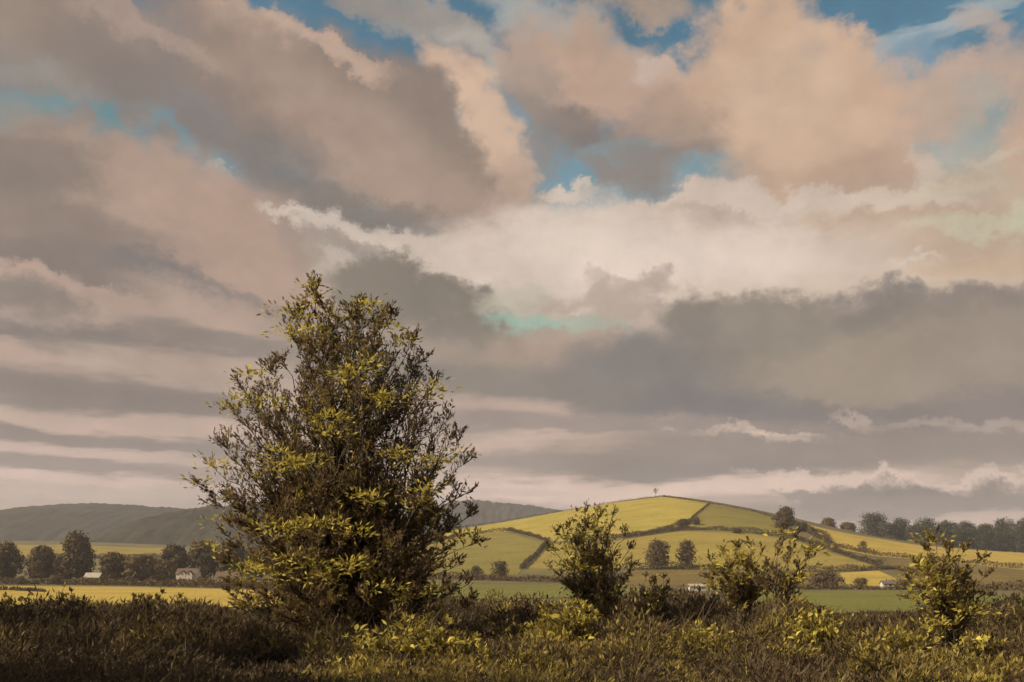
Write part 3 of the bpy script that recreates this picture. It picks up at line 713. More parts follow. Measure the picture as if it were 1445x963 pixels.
hedge([(1250, 830), (1350, 830), (1470, 836)], 3.0, 2.2, 'dark hedge under the brown field at the right edge', 'leaf_rust')
hedge([(-500, 822.5), (-60, 824.5), (100, 825.5), (200, 827), (345, 831), (420, 834)], 2.6, 2.6, 'dark hedge along the far edge of the gold valley field', 'leaf_rust', 8)
hedge([(-60, 833), (20, 834), (62, 836)], .9, 1.0, 'low grey hedge inside the gold valley field at the left edge', 'leaf_far', 10)
hedge([(60, 787), (160, 789), (240, 789), (350, 791)], 4.0, 3.0, 'dark hedge below the gold field on the rise')

# ------------------------------------------------------------------ houses
def plain(name, c, rough=.8, var=.12):
    M = Mat(name); nz = M.noise(M.coords(), 1.3, 5)
    M.l(M.ramp(nz, [(.3, tuple(v * (1 - var) for v in c)), (.7, tuple(min(.9, v * (1 + var)) for v in c))]), M.b.inputs['Base Color'])
    M.b.inputs['Roughness'].default_value = rough; M.bump(nz, .3, .02); return M.m
WHITE = plain('limewash', (.56, .51, .46)); CREAM = plain('ochre_render', (.46, .34, .16)); RUST = plain('old_tiles', (.13, .085, .055)); GREY = plain('slate', (.13, .11, .10))
PALE = plain('pale_sheet', (.40, .35, .30)); DARK = plain('window_glass', (.03, .03, .035), .2); WOOD = plain('door_wood', (.12, .075, .04))
def add_box(bm, c, s):
    g = bmesh.ops.create_cube(bm, size=1)
    for v_ in g['verts']: v_.co = Vector((c[0] + v_.co.x * s[0], c[1] + v_.co.y * s[1], c[2] + v_.co.z * s[2]))
def gable(bm, x0, x1, y0, y1, h, hr, along='x'):
    """walls with gable ends; the ridge runs along x or y"""
    if along == 'x':
        prof = [(y0, 0), (y1, 0), (y1, h), ((y0 + y1) / 2, hr), (y0, h)]
        a = [bm.verts.new((x0, p, q)) for p, q in prof]; b = [bm.verts.new((x1, p, q)) for p, q in prof]
    else:
        prof = [(x0, 0), (x1, 0), (x1, h), ((x0 + x1) / 2, hr), (x0, h)]
        a = [bm.verts.new((p, y0, q)) for p, q in prof]; b = [bm.verts.new((p, y1, q)) for p, q in prof]
    bm.faces.new(a); bm.faces.new(b[::-1])
    for k in range(5): bm.faces.new((a[k], b[k], b[(k + 1) % 5], a[(k + 1) % 5]))
def roof(bm, x0, x1, y0, y1, h, hr, along='x', th=.16, over=.3):
    sl = (hr - h) / (((y1 - y0) if along == 'x' else (x1 - x0)) / 2)
    e0, e1 = ((y0, y1) if along == 'x' else (x0, x1)); m = (e0 + e1) / 2
    l0, l1 = ((x0, x1) if along == 'x' else (y0, y1)); l0 -= over; l1 += over
    prof = [(e0 - over, h - sl * over), (m, hr), (e1 + over, h - sl * over)]
    prof = [(p, q + .012) for p, q in prof] + [(p, q + th + .012) for p, q in prof[::-1]]
    f = (lambda l_, p, q: (l_, p, q)) if along == 'x' else (lambda l_, p, q: (p, l_, q))
    a = [bm.verts.new(f(l0, p, q)) for p, q in prof]; b = [bm.verts.new(f(l1, p, q)) for p, q in prof]
    for s_ in (a, b):
        bm.faces.new((s_[0], s_[1], s_[4], s_[5])); bm.faces.new((s_[1], s_[2], s_[3], s_[4]))
    for k in range(6): bm.faces.new((a[k], a[(k + 1) % 6], b[(k + 1) % 6], b[k]))
def house(name, px, y, label, w, d, h, hr, wall_m, roof_m, gables=(), windows=(), door=None, chimney=None, rz=0.0, cat='house'):
    root = empty(name, ground(px, y), rz); tag(root, label, cat)
    bm = bmesh.new(); gable(bm, -w / 2, w / 2, 0, d, h, hr)
    for gx, gw in gables: gable(bm, gx - gw / 2, gx + gw / 2, -1.4, 1.0, h + .1, h + gw * .48, 'y')
    bmesh.ops.recalc_face_normals(bm, faces=bm.faces[:]); link('wall', mesh_bm('wall', bm), wall_m, root)
    bm = bmesh.new(); roof(bm, -w / 2, w / 2, 0, d, h, hr)
    for gx, gw in gables: roof(bm, gx - gw / 2, gx + gw / 2, -1.4, 1.4, h + .1, h + gw * .48, 'y', .14, .22)
    bmesh.ops.recalc_face_normals(bm, faces=bm.faces[:]); rf = link('roof', mesh_bm('roof', bm), roof_m, root)
    if chimney is not None:
        bm = bmesh.new(); add_box(bm, (chimney, d / 2, hr + .35), (.6, .6, 1.5)); add_box(bm, (chimney, d / 2, hr + 1.14), (.74, .74, .12))
        link('chimney', mesh_bm('chimney', bm), roof_m, rf)
    for wx, wy, wz, ww, wh in windows:
        bm = bmesh.new()
        for s_ in (-1, 1): add_box(bm, (wx + s_ * (ww / 2 - .04), wy - .03, wz), (.08, .08, wh)); add_box(bm, (wx, wy - .033, wz + s_ * (wh / 2 - .04)), (ww - .16, .08, .08))
        add_box(bm, (wx, wy - .025, wz), (.05, .05, wh - .16))
        f = link('window', mesh_bm('window', bm), PALE, root)
        bm = bmesh.new(); add_box(bm, (wx, wy - .004, wz), (ww - .16, .02, wh - .16)); link('pane', mesh_bm('pane', bm), DARK, f)
    if door:
        bm = bmesh.new(); add_box(bm, (door, -.02, 1.02), (.95, .08, 2.0)); link('door', mesh_bm('door', bm), WOOD, root)
    return root
house('cottage', 263, 440, 'white cottage with two small gables among the left trees', 9, 6, 4.4, 6.6, WHITE, RUST, ((-1.3, 2.6), (1.5, 2.6)), ((-1.3, -1.4, 4.3, .7, .8), (1.5, -1.4, 4.3, .7, .8)), None, 3.6)
house('barn', 319, 436, 'long white barn with a brown roof left of the big tree', 9.5, 6, 2.7, 5.2, WHITE, RUST, (), ((2.6, 0, 1.5, .8, .9),), -2.6, cat='barn')
house('farmhouse', 129, 431, 'small ochre cottage with a pale roof under the tallest left tree', 6.2, 5, 3.2, 5.0, CREAM, PALE, (), ((-1.6, 0, 1.8, .8, 1.0), (1.6, 0, 1.8, .8, 1.0)), .1, 2.2)
house('shed', 985, 318, 'low white shed left of the leafy sapling on the right', 5.0, 3.0, 1.5, 2.1, WHITE, PALE, (), ((1.4, 0, .95, .6, .5),), None, cat='shed')
house('white_house', 1254, 392, 'little white house in front of the small gold field', 4.2, 3.4, 2.0, 3.0, WHITE, GREY, (), ((-1.1, 0, 1.2, .6, .7),), .7)

# ------------------------------------------------------------------ near trees and bushes, grown stem by stem
def leaf_mesh(name, r, bend):
    """one separate leaf of unit length: pointed blade folded along its rib, curling down, with a short stalk"""
    prof = [(0, .02), (.12, .03), (.3, .2), (.5, .26), (.72, .19), (.88, .08), (1, .0)]
    V, F_ = [], []
    for t, w in prof:
        z = -bend * t * t; up = w * .35
        V += [(t, -w, z + up), (t, 0, z), (t, w, z + up)]
    for k in range(len(prof) - 1):
        a = 3 * k
        F_ += [(a, a + 1, a + 4, a + 3), (a + 1, a + 2, a + 5, a + 4)]
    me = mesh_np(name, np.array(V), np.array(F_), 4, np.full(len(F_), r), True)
    me.materials.append(MB['leaf_highlight'])
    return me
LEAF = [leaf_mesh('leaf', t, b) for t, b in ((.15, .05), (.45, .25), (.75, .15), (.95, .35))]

def at(px, py, y): return np.array([(px - CX) / F * y, y, (HOR - py) / F * y])
def bez(p0, c, p1, n):
    t = np.linspace(0, 1, n)[:, None]
    return (1 - t) ** 2 * p0 + 2 * t * (1 - t) * c + t * t * p1
def near_plant(name, base, tips, label, cat, depth=.0, mat='leaf_main', tipmat=None, gold=.1, side=8.0, reach=1.1, dens=16, leaf=.17, lw=.36,
               r0=.05, start=.22, bark='bark', leafclumps=(), seed=1, group=None, base_spread=.25, up=.35, sub=2, stem_parts=True, leaf_n=5, bend=.3, spray=26, thick=None, knots=1.15):
    """base: (px, distance). tips: (px, py[, forward offset]) where the stems end. leafclumps: (px, py, forward) of single highlight leaves"""
    r = np.random.default_rng(seed)
    y0 = base[1]; g = np.array(ground(base[0], y0)); root = empty(name, Vector(g)); tag(root, label, cat, group)
    twig = Bag(); crown = Bag(); stems = Bag()
    for k, tp in enumerate(tips):
        fo = tp[2] if len(tp) > 2 else r.uniform(-depth, depth)
        p1 = at(tp[0], tp[1], y0 + fo) - g
        h = max(p1[2], .3)
        p0 = np.array([r.normal(0, base_spread), r.normal(0, base_spread), -.12])
        c = np.array([p0[0] + (p1[0] - p0[0]) * bend, p0[1] + (p1[1] - p0[1]) * bend, h * .62]) + r.normal(0, .04 * h, 3)
        n = 14
        path = bez(p0, c, p1, n); path[1:-1] += r.normal(0, .012 * h, (n - 2, 3))
        ln = np.linalg.norm(np.diff(path, axis=0), axis=1).sum()
        rad = r0 * (.55 + .45 * r.random()) * (ln / max(.5, np.linalg.norm(at(tips[0][0], tips[0][1], y0) - g)))
        V, F_ = tube(path, max(rad, .008), .005, 6)
        if stem_parts:
            b = Bag(); b.add(V, F_); b.build('branch', MB[bark if k % 3 else 'pale_bark'], root, True)
        else: stems.add(V, F_)
        # side shoots
        m = max(4, int(ln * (1 - start) * side))
        nodes = np.linspace(start + .06, .99, max(3, int(ln * knots))) + r.normal(0, .02, max(3, int(ln * knots)))
        S = np.clip(np.sort(nodes[r.integers(0, len(nodes), m)] + r.normal(0, .035, m)), start, 1.0)
        idx = S * (n - 1); i0 = np.minimum(idx.astype(int), n - 2); fr_ = (idx - i0)[:, None]
        O = path[i0] * (1 - fr_) + path[i0 + 1] * fr_
        T = unit(path[i0 + 1] - path[i0])
        a = r.uniform(0, 2 * np.pi, m)
        H_ = np.stack([np.cos(a), np.sin(a), np.zeros(m)], -1)
        D = unit(T * .75 + H_ * .8 + np.array([0, 0, up]) + r.normal(0, .18, (m, 3)))
        Ls = reach * np.interp(S, [start, .5, 1], [.85, 1.0, .34]) * r.uniform(.45, 1.15, m) * min(1.0, ln / 3 + .35)
        kind = r.random(m)
        for j in range(m):
            q = Ls[j]; d = D[j]
            pth = np.array([O[j], O[j] + d * q * .5 + np.array([0, 0, -.03 * q]), O[j] + d * q + np.array([0, 0, .06 * q])])
            twig.add(*tube(pth, .008 + .006 * q, .003, 3))
            sh = [(pth, q)]
            for _ in range(sub if q > .3 else 0):
                t = r.uniform(.3, .85); o = pth[0] * (1 - t) + pth[2] * t
                d2 = unit(d * .8 + r.normal(0, .5, 3) + np.array([0, 0, .2])); q2 = q * r.uniform(.3, .55)
                sh.append((np.array([o, o + d2 * q2 * .5, o + d2 * q2]), q2))
            tone = np.clip(r.normal(.90, .1) if kind[j] < gold else r.normal(.34, .16), 0, 1)
            for pp, ql in sh:
                nl = max(3, int(dens * (thick(g[2] + pp[1][2]) if thick else 1) * ql * r.uniform(.6, 1.3)))
                t = r.uniform(.12, 1.04, nl)[:, None]
                base_p = pp[0] * (1 - t) + pp[2] * t + r.normal(0, .02, (nl, 3))
                ax = unit(pp[2] - pp[0]) * .9 + r.normal(0, .42, (nl, 3)) + np.array([0, 0, .12])
                L_ = leaf * r.uniform(.55, 1.25, nl)
                crown.add(*leaves(base_p, ax, L_, L_ * lw * r.uniform(.8, 1.3, nl), r), np.clip(tone + r.normal(0, .10, nl), 0, 1))
    if not stem_parts: stems.build('stems', MB[bark], root, True)
    tag(twig.build('twigs', MB[bark], root, True), kind='stuff')
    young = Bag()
    for px, py, fo in leafclumps:                  # sprays of yellow leaves that paint in the sunlit highlights
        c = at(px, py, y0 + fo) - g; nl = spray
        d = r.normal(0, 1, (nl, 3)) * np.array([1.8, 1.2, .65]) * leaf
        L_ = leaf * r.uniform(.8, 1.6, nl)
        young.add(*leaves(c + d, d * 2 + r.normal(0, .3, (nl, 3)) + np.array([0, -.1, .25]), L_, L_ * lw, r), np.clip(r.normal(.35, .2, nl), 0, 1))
    if young.k: tag(young.build('highlight_leaves', MB['leaf_highlight'], root), kind='stuff')
    tag(crown.build('crown', MB[mat], root), kind='stuff')
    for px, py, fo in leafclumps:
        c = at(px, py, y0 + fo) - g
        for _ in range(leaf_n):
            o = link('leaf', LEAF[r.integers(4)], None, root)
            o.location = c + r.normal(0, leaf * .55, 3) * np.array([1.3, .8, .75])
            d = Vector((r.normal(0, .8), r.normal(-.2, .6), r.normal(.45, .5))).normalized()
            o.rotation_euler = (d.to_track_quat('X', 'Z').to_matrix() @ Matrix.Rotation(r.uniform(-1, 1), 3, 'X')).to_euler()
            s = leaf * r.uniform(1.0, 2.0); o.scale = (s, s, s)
    return root

# the big many-stemmed tree
OUT = [(441, 402, 0), (515, 428, .3), (553, 444, -.4), (408, 452, .4), (475, 500, -.9), (585, 478, .2), (470, 440, .6), (530, 470, -.8), (495, 470, .9),
       (378, 520, .3), (335, 545, -.3), (322, 575, .6), (308, 625, -.2), (296, 660, .4), (276, 684, -.3), (300, 715, .9), (345, 600, -1.4), (400, 560, 1.2), (365, 560, -.9),
       (620, 532, .2), (606, 500, .5), (636, 590, -.3), (654, 620, .4), (660, 655, -.4), (668, 695, .3), (645, 720, -.8), (600, 560, -1.3), (570, 530, 1.2), (625, 660, 1.3), (640, 745, .9),
       (440, 560, -2.0), (505, 560, -2.1), (420, 640, -2.4), (370, 680, -2.0), (460, 690, -2.7), (400, 730, -2.4),
       (590, 720, -2.4), (345, 745, -1.6), (640, 775, -1.5), (480, 770, -2.8), (550, 780, -2.8), (420, 800, -2.5), (355, 800, -1.6), (610, 810, -2.2), (655, 800, -.6), (330, 775, .2),
       (335, 830, -1.2), (370, 850, -2.0), (450, 845, -2.6), (520, 850, -2.8), (585, 850, -2.3), (640, 840, -1.4), (430, 700, 2.3), (380, 770, 2.0), (600, 770, 2.0), (500, 760, 2.4),
       (318, 800, .4), (322, 850, -.8), (345, 868, -1.8), (668, 730, .6), (672, 770, 0), (668, 828, -.8), (660, 862, -1.6), (610, 872, -2.4), (560, 880, -2.8), (400, 876, -2.6), (450, 882, -2.8)]
OUT += [(425, 432, .2), (457, 428, -.2), (500, 446, -.4), (535, 450, .3), (420, 488, -.3), (452, 482, -.9), (562, 492, .3), (545, 515, -.9), (590, 530, .4), (395, 505, .6), (482, 455, .5), (510, 500, -1.2), (430, 530, .9), (600, 590, .9), (350, 640, .9), (575, 560, .5), (350, 560, .9), (338, 622, .3), (318, 642, -.8), (306, 690, .6), (328, 702, -1.0), (358, 622, -1.2), (380, 600, -1.6), (374, 545, .2), (642, 620, -.8), (634, 682, -1.0), (612, 600, .8), (654, 690, .6), (318, 740, -.5), (322, 762, .8), (345, 660, 1.3), (620, 735, 1.0)]
OUT = [(476 + (a - 476) * .965, 700 + (b - 700) * .975, c) for a, b, c in OUT]
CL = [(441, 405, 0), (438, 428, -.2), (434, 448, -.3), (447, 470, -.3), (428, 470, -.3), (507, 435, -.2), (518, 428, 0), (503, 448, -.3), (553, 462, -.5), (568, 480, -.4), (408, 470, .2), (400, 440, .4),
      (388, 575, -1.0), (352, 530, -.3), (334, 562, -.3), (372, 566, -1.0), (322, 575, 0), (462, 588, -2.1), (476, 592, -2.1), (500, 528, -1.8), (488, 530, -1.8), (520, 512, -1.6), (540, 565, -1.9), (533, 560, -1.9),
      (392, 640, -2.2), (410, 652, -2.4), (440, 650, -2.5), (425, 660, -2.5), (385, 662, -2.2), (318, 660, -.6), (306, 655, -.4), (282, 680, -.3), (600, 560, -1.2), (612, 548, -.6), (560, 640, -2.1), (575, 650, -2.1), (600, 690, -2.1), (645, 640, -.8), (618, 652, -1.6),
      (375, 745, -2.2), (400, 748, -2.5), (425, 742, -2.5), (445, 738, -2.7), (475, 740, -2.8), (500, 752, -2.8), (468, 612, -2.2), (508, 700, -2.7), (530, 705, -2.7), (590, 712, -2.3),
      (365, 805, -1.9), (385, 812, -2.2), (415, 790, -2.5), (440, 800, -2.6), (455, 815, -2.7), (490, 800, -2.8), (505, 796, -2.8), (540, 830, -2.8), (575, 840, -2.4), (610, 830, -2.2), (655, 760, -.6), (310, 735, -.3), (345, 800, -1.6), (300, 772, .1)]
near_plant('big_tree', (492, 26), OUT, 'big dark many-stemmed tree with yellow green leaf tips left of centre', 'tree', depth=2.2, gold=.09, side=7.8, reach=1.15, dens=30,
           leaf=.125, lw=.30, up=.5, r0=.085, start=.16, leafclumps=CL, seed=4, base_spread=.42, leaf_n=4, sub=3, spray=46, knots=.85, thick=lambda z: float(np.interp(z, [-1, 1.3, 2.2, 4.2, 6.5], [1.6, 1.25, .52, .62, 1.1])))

near_plant('young_tree', (843, 27), [(826, 716, 0), (848, 722, .2), (866, 722, -.2), (803, 742, .2), (786, 752, -.2), (776, 772, .3), (774, 800, 0), (884, 748, .2), (888, 775, -.3), (892, 798, .2), (880, 822, 0), (790, 812, -.4),
            (830, 745, -.6), (815, 765, -.7), (852, 760, -.6), (838, 790, -.8), (810, 800, -.8), (865, 800, -.7), (860, 770, .7), (820, 770, .7), (840, 820, -.6), (808, 830, -.2)],
           'young tree right of the big tree, highlights painted in gold leaves on its left side', 'tree', depth=.7, gold=.36, side=13, reach=.62, dens=30, leaf=.10, r0=.035, start=.30, seed=9,
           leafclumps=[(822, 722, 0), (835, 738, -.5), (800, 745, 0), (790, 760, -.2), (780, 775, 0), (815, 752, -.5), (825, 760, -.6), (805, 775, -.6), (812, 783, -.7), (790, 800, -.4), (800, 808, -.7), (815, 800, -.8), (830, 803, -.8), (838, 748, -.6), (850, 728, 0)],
           base_spread=.10, sub=2, leaf_n=4, bend=.22)
near_plant('sapling', (1046, 25), [(1040, 772, 0), (1022, 774, .2), (1003, 792, -.2), (1012, 812, .2), (1060, 770, -.2), (1076, 778, .1), (1080, 800, 0), (1000, 815, 0), (1030, 800, -.4), (1055, 800, -.4), (1040, 825, -.4), (1072, 825, .2)],
           'leafy sapling with yellow leaves as painted highlights, left one of the two right of the low white shed', 'sapling', depth=.4, gold=.36, side=13, reach=.58, dens=46, leaf=.105, r0=.022, start=.42, seed=12,
           leafclumps=[(1030, 778, 0), (1042, 790, -.3), (1022, 785, -.2), (1048, 800, -.3), (1005, 800, 0), (1062, 785, -.2), (1010, 828, -.1), (1036, 812, -.4)], base_spread=.05, leaf_n=3, bend=.15)
near_plant('sapling', (1092, 24), [(1106, 748, 0), (1122, 758, .1), (1152, 770, -.2), (1140, 785, .2), (1094, 775, -.2), (1110, 790, -.2), (1150, 800, .1), (1085, 800, .2), (1128, 815, -.2)],
           'thin dark sapling with bare upright twigs, right one of the two near the green meadow', 'sapling', depth=.3, gold=.08, side=9, reach=.42, dens=32, leaf=.12, r0=.022, start=.45, seed=15,
           leafclumps=[(1106, 755, 0), (1140, 775, 0), (1120, 812, -.2), (1122, 820, -.2), (1152, 775, 0)], base_spread=.08, leaf_n=3, bend=.2)
near_plant('tall_bush', (1334, 24), [(1315, 758, 0), (1308, 776, .2), (1340, 772, -.2), (1360, 778, .2), (1384, 790, 0), (1294, 796, -.2), (1284, 818, .2), (1392, 812, -.2), (1330, 800, -.6), (1355, 810, -.6), (1300, 830, -.5), (1375, 835, -.4),
            (1400, 840, .2), (1282, 845, 0), (1330, 840, -.8), (1350, 850, -.8), (1315, 815, -.7)],
           'tall gold and green bush at the right, reaching over the brown field', 'bush', depth=.6, gold=.38, side=13, reach=.62, dens=42, leaf=.11, r0=.03, start=.25, seed=18,
           leafclumps=[(1315, 762, 0), (1298, 802, -.3), (1308, 812, -.6), (1300, 825, -.6), (1320, 822, -.7), (1312, 838, -.7), (1308, 880, -1), (1318, 884, -1), (1330, 880, -1), (1358, 862, -.8), (1365, 860, -.8), (1380, 858, -.4), (1345, 790, 0), (1296, 850, -.6), (1310, 800, -.3)],
           base_spread=.18, leaf_n=5)

def low_bush(px0, px1, top, y, label, mat, gold, seed, clumps=(), n=32, leaf=.115, cat='bush', jag=1.0):
    r = np.random.default_rng(seed); c = (px0 + px1) / 2; hw = (px1 - px0) / 2
    gz = float(ground(c, y).z); pb = HOR - gz * F / y
    tips = []
    for k in range(int(n * 1.6)):
        u = r.uniform(-1, 1); f = 1 - abs(u) ** 2.2 * .7
        tips.append((c + u * hw, pb - (pb - top) * f * r.uniform(.25, 1.08) ** (.8 / jag), r.uniform(-.5, .5) * hw / F * y))
    near_plant('low_bush', (c, y), tips, label, cat, mat=mat, gold=gold * 1.5, side=13, reach=.32, dens=40, leaf=leaf, lw=.32, r0=.012, start=.12, seed=seed, leafclumps=clumps,
               base_spread=hw / F * y * .35, stem_parts=False, sub=1, leaf_n=4, up=.9, bend=.5, spray=9)
low_bush(492, 700, 878, 19, 'broad gold bush in the foreground below the big tree', 'leaf_gold', .3, 31, [(505, 890, -.5), (515, 905, -.5), (540, 893, -.5), (547, 905, -.6), (580, 905, -.6), (583, 915, -.6), (605, 915, -.6), (640, 905, -.5), (570, 890, -.2), (470, 940, -.3), (484, 944, -.3)], 44)
low_bush(742, 866, 852, 23, 'yellow green bush in the foreground between the big tree and the young tree', 'leaf_gold', .35, 33, [(765, 858, 0), (792, 872, -.4), (815, 865, -.3), (840, 868, -.2), (780, 895, -.6), (800, 900, -.6), (820, 900, -.6), (842, 905, -.4), (775, 910, -.6)], 34)
low_bush(936, 1036, 884, 21, 'small yellow green bush below the two saplings', 'leaf_gold', .3, 35, [(960, 905, -.3), (985, 893, -.3), (1000, 892, -.3), (950, 915, -.3), (1015, 900, -.2)], 26)
low_bush(1112, 1206, 862, 21, 'upright gold bush right of the thin dark sapling', 'leaf_gold', .35, 37, [(1130, 875, -.2), (1150, 870, -.2), (1165, 885, -.3), (1128, 895, -.3), (1145, 905, -.4), (1175, 900, -.3), (1138, 930, -.5)], 30)
low_bush(1226, 1330, 890, 19, 'brownish gold bush in front of the tall bush at the right', 'leaf_gold', .2, 39, [(1245, 905, -.2), (1268, 898, -.3), (1290, 910, -.3)], 26)
low_bush(1345, 1440, 893, 18.5, 'small green bush in the dark right corner', 'leaf_main', .25, 41, [(1375, 905, -.3), (1385, 912, -.3), (1395, 905, -.3), (1350, 905, -.2)], 22)
low_bush(300, 440, 872, 21, 'dim olive bush in the shade left of the big tree', 'leaf_main', .12, 43, [(285, 922, 0)], 30)
low_bush(640, 760, 868, 24, 'reddish brown bush below the green meadow strip', 'leaf_brown', .2, 45, (), 30)
low_bush(880, 960, 812, 30, 'tall brown weedy bush right of the young tree', 'leaf_brown', .12, 47, [(918, 838, 0), (922, 848, 0)], 30)
low_bush(960, 1030, 836, 28, 'brown weedy bush in front of the low white shed', 'leaf_brown', .12, 49, (), 24)
low_bush(1395, 1500, 838, 26, 'dark bush cut by the right edge of the picture', 'leaf_brown', .12, 51, (), 30)
low_bush(-40, 50, 836, 30, 'dark bush at the left edge in front of the gold field', 'leaf_brown', .05, 53, (), 26)
low_bush(55, 120, 832, 32, 'dark upright bush standing against the gold field near the left edge', 'leaf_brown', .05, 55, (), 20, jag=.6)
low_bush(150, 290, 838, 31, 'dark bush against the gold field left of the big tree', 'leaf_brown', .08, 57, (), 34)

low_bush(850, 935, 905, 19, 'dull brown bush between the yellow green bush and the saplings', 'leaf_gold', .08, 61, (), 22)
low_bush(1190, 1262, 915, 16.5, 'low brown gold bush at the bottom edge below the green meadow', 'leaf_gold', .15, 63, (), 22)
low_bush(700, 800, 918, 17, 'low brown bush at the bottom edge right of the broad gold bush', 'leaf_gold', .06, 65, (), 24)

# ------------------------------------------------------------------ the dark tangle of weeds and grass over the whole bank
r = np.random.default_rng(77)
BUSHES = [(470, 705, 19), (735, 870, 23), (930, 1040, 21), (1108, 1210, 21), (1220, 1335, 19), (1340, 1445, 18.5), (300, 440, 21), (640, 760, 24), (1290, 1400, 24)]
TOPX = [-100, 0, 60, 160, 280, 330, 420, 600, 660, 760, 860, 900, 960, 1030, 1130, 1160, 1280, 1310, 1445, 1560]
TOPY = [854, 854, 853, 855, 854, 868, 866, 856, 846, 846, 850, 826, 832, 848, 852, 872, 872, 856, 848, 848]
def weed_height(px, x, y):
    top = np.interp(px, TOPX, TOPY)
    h = (HOR - top) / F * y - land(x, y)
    low = np.zeros(np.shape(px))
    for a, b, d_ in BUSHES: low = np.maximum(low, (px > a - 15) & (px < b + 15) & (y < d_ + .3))
    return np.clip(h, .10, (.45 + .019 * y) * (1 - .55 * low))
def clumpy(x, y):
    return .5 + .5 * np.sin(x * 1.1 + 1.7 * np.sin(y * .45)) * np.sin(y * .9 + 1.3 * np.sin(x * .6)) + .35 * np.sin(x * 2.9 + y * 1.3) * np.sin(y * 2.3 - x)
NM = 760
weeds = Bag()
my = np.sort(11.5 + 36 * r.random(NM) ** 1.15)[::-1]; mpx = r.uniform(-420, 1870, NM)
ex = [(d_ + r.uniform(-2.2, 1.6), r.uniform(a_, b_)) for a_, b_, d_ in BUSHES[:6] for _ in range(12)]
my = np.concatenate([my, [e[0] for e in ex]]); mpx = np.concatenate([mpx, [e[1] for e in ex]])
for yc, pc in zip(my, mpx):
    xc = (pc - CX) / F * yc
    rad = r.uniform(.45, 1.15) * (.75 + .012 * yc)
    hm = float(weed_height(np.array(pc), xc, yc)) * r.uniform(.40, 1.3)
    gold_ = r.random() < (.62 if any(a_ < pc < b_ and yc < d_ + 2.5 for a_, b_, d_ in BUSHES[:6]) else (.03 if pc < 450 else .05))
    if gold_ and pc > 450: hm *= 1.12
    elif pc > 450: hm *= .85
    kind = r.random()
    base_t = r.uniform(.62, .95) if gold_ else r.uniform(.0, .34 if pc > 450 else .26)  # left weeds get darker tints, shade put into the colour
    n = int(300 * rad * rad + 230)
    q = r.random(n) ** .6; a = r.uniform(0, 2 * np.pi, n)
    x = xc + np.cos(a) * rad * q; y = yc + np.sin(a) * rad * q
    dome = np.sqrt(np.clip(1 - q * q * .92, 0, 1)) * (1 + .22 * np.sin(3 * a + pc) * q)
    t = r.uniform(.15, 1.0, n) ** .6
    P_ = np.stack([x, y, land(x, y) + hm * dome * t * r.uniform(.85, 1.18, n)], -1)
    o = np.stack([np.cos(a) * q, np.sin(a) * q, np.zeros(n)], -1)
    A = o * .55 + np.stack([r.normal(.08, .42, n), r.normal(0, .42, n), r.uniform(.2, 1.1, n)], -1)
    ln = (.050 + .0032 * yc) * r.uniform(.6, 1.7, n) * (.75 + .5 * kind)
    tone = np.clip(base_t + r.normal(0, .10, n), 0, 1)
    weeds.add(*leaves(P_, A, ln, ln * r.uniform(.12, .30, n) * (1.5 - kind * .8), r), tone)
# thin cover between the mounds
n = 11500; k = 10
y = 11 + 37 * r.random(n) ** 1.15; px = r.uniform(-420, 1870, n); x = (px - CX) / F * y
gz = land(x, y); h = weed_height(px, x, y) * r.uniform(.25, .85, n)
lean = r.normal(.08, .25, (n, 2)); t = r.uniform(.12, 1.02, (n, k))
P_ = np.stack([x[:, None] + lean[:, :1] * h[:, None] * t ** 1.6 + r.normal(0, .03, (n, k)), y[:, None] + lean[:, 1:] * h[:, None] * t ** 1.6 + r.normal(0, .03, (n, k)), gz[:, None] + h[:, None] * t], -1).reshape(-1, 3)
A = np.stack([r.normal(0, .4, (n, k)) + lean[:, :1], r.normal(0, .4, (n, k)) + lean[:, 1:], r.uniform(.2, 1.4, (n, k))], -1).reshape(-1, 3)
ln = (.045 + .003 * np.repeat(y, k)) * r.uniform(.5, 1.5, n * k)
tone = np.clip(np.repeat(r.normal(.28, .14, n), k) + r.normal(0, .08, n * k), 0, 1)
weeds.add(*leaves(P_, A, ln, ln * np.repeat(r.uniform(.14, .34, n), k), r), tone)
tag(weeds.build('weeds', MB['leaf_brown']), 'brown and olive tangle of leafy weeds covering the whole foreground bank', 'weeds', None, 'stuff')
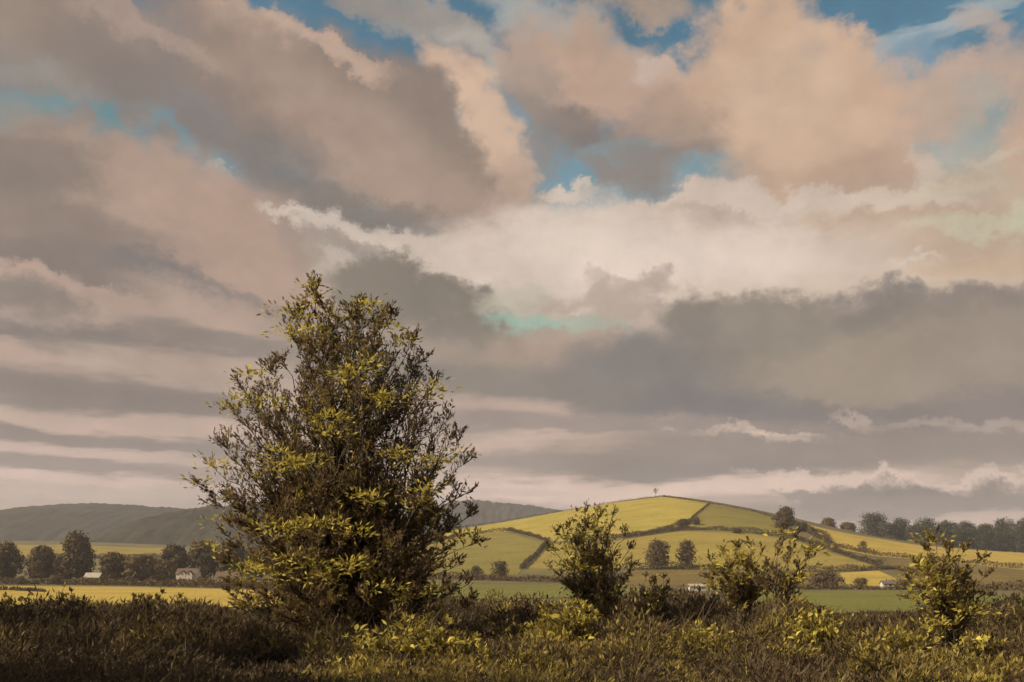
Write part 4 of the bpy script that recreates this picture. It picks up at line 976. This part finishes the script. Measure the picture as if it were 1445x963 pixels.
# grass and dead stalks
n = 46000
y = 11 + 38 * r.random(n) ** 1.2; px = r.uniform(-420, 1870, n); x = (px - CX) / F * y
gz = land(x, y); h = weed_height(px, x, y) * (.3 + .85 * np.clip(clumpy(x + .7, y), 0, 1.2)) * r.uniform(.5, 1.2, n)
d = np.stack([r.normal(.12, .25, n), r.normal(0, .25, n), np.ones(n)], -1)
a = r.uniform(0, np.pi, n); w = (.005 + .00035 * y)[:, None] * np.stack([np.cos(a), np.sin(a), np.zeros(n)], -1)
B0 = np.stack([x, y, gz - .03], -1); M1 = B0 + d * h[:, None] * .55; T1 = B0 + d * h[:, None] + np.stack([d[:, 0] * h * .35, d[:, 1] * h * .35, -.05 * h], -1)
V = np.stack([B0 - w, B0 + w, M1 + w, M1 - w, T1 + w * .25, T1 - w * .25], 1).reshape(-1, 3)
b = np.arange(n)[:, None] * 6
Fq = np.concatenate([b + np.array([[0, 1, 2, 3]]), b + np.array([[3, 2, 4, 5]])], 1).reshape(-1, 4)
tone = np.repeat(np.clip(r.normal(.38, .2, n), 0, 1), 2)
g_ = Bag(); g_.add(V, Fq, tone)
tag(g_.build('grass', MB['leaf_brown']), 'long brown grass and dead stalks between the weeds of the bank', 'grass', None, 'stuff')

# three unseen tree copies, added to shade the left of the foreground
src = bpy.data.objects['big_tree']
for (x, y, s_, rz, lab) in ((-12.5, 10.5, 1.05, 2.1, 'nearest of three added shade trees, unseen left of the view'), (-16.2, 17.0, 1.15, 4.0, 'middle of three added shade trees, unseen left of the view'), (-20.5, 24.5, 1.1, 5.3, 'farthest of three added shade trees, unseen left of the view')):
    o = src.copy(); COL.objects.link(o); o['label'] = lab
    o.location = (x, y, float(land(x, y))); o.rotation_euler = (0, 0, rz); o.scale = (s_, s_, s_)
    for c in src.children:
        if c.name.startswith('leaf'): continue
        d_ = c.copy(); d_.parent = o; COL.objects.link(d_)

# ------------------------------------------------------------------ air: thin evening haze over the whole valley
bm = bmesh.new(); bmesh.ops.create_cube(bm, size=1)
for v_ in bm.verts:
    v_.co.x *= 16000; v_.co.y = (v_.co.y + .5) * 5300 - 300; v_.co.z = (v_.co.z + .5) * 340 - 30
hz = link('haze', mesh_bm('haze', bm)); tag(hz, 'thin warm evening haze filling the valley', None, None, 'stuff')
hm = bpy.data.materials.new('haze'); hm.use_nodes = True; t_ = hm.node_tree; t_.nodes.clear()
o_ = t_.nodes.new('ShaderNodeOutputMaterial'); pv = t_.nodes.new('ShaderNodeVolumePrincipled')
pv.inputs['Color'].default_value = (.74, .74, .86, 1); pv.inputs['Density'].default_value = .00014; pv.inputs['Anisotropy'].default_value = .1
t_.links.new(pv.outputs[0], o_.inputs['Volume'])
hz.data.materials.append(hm)
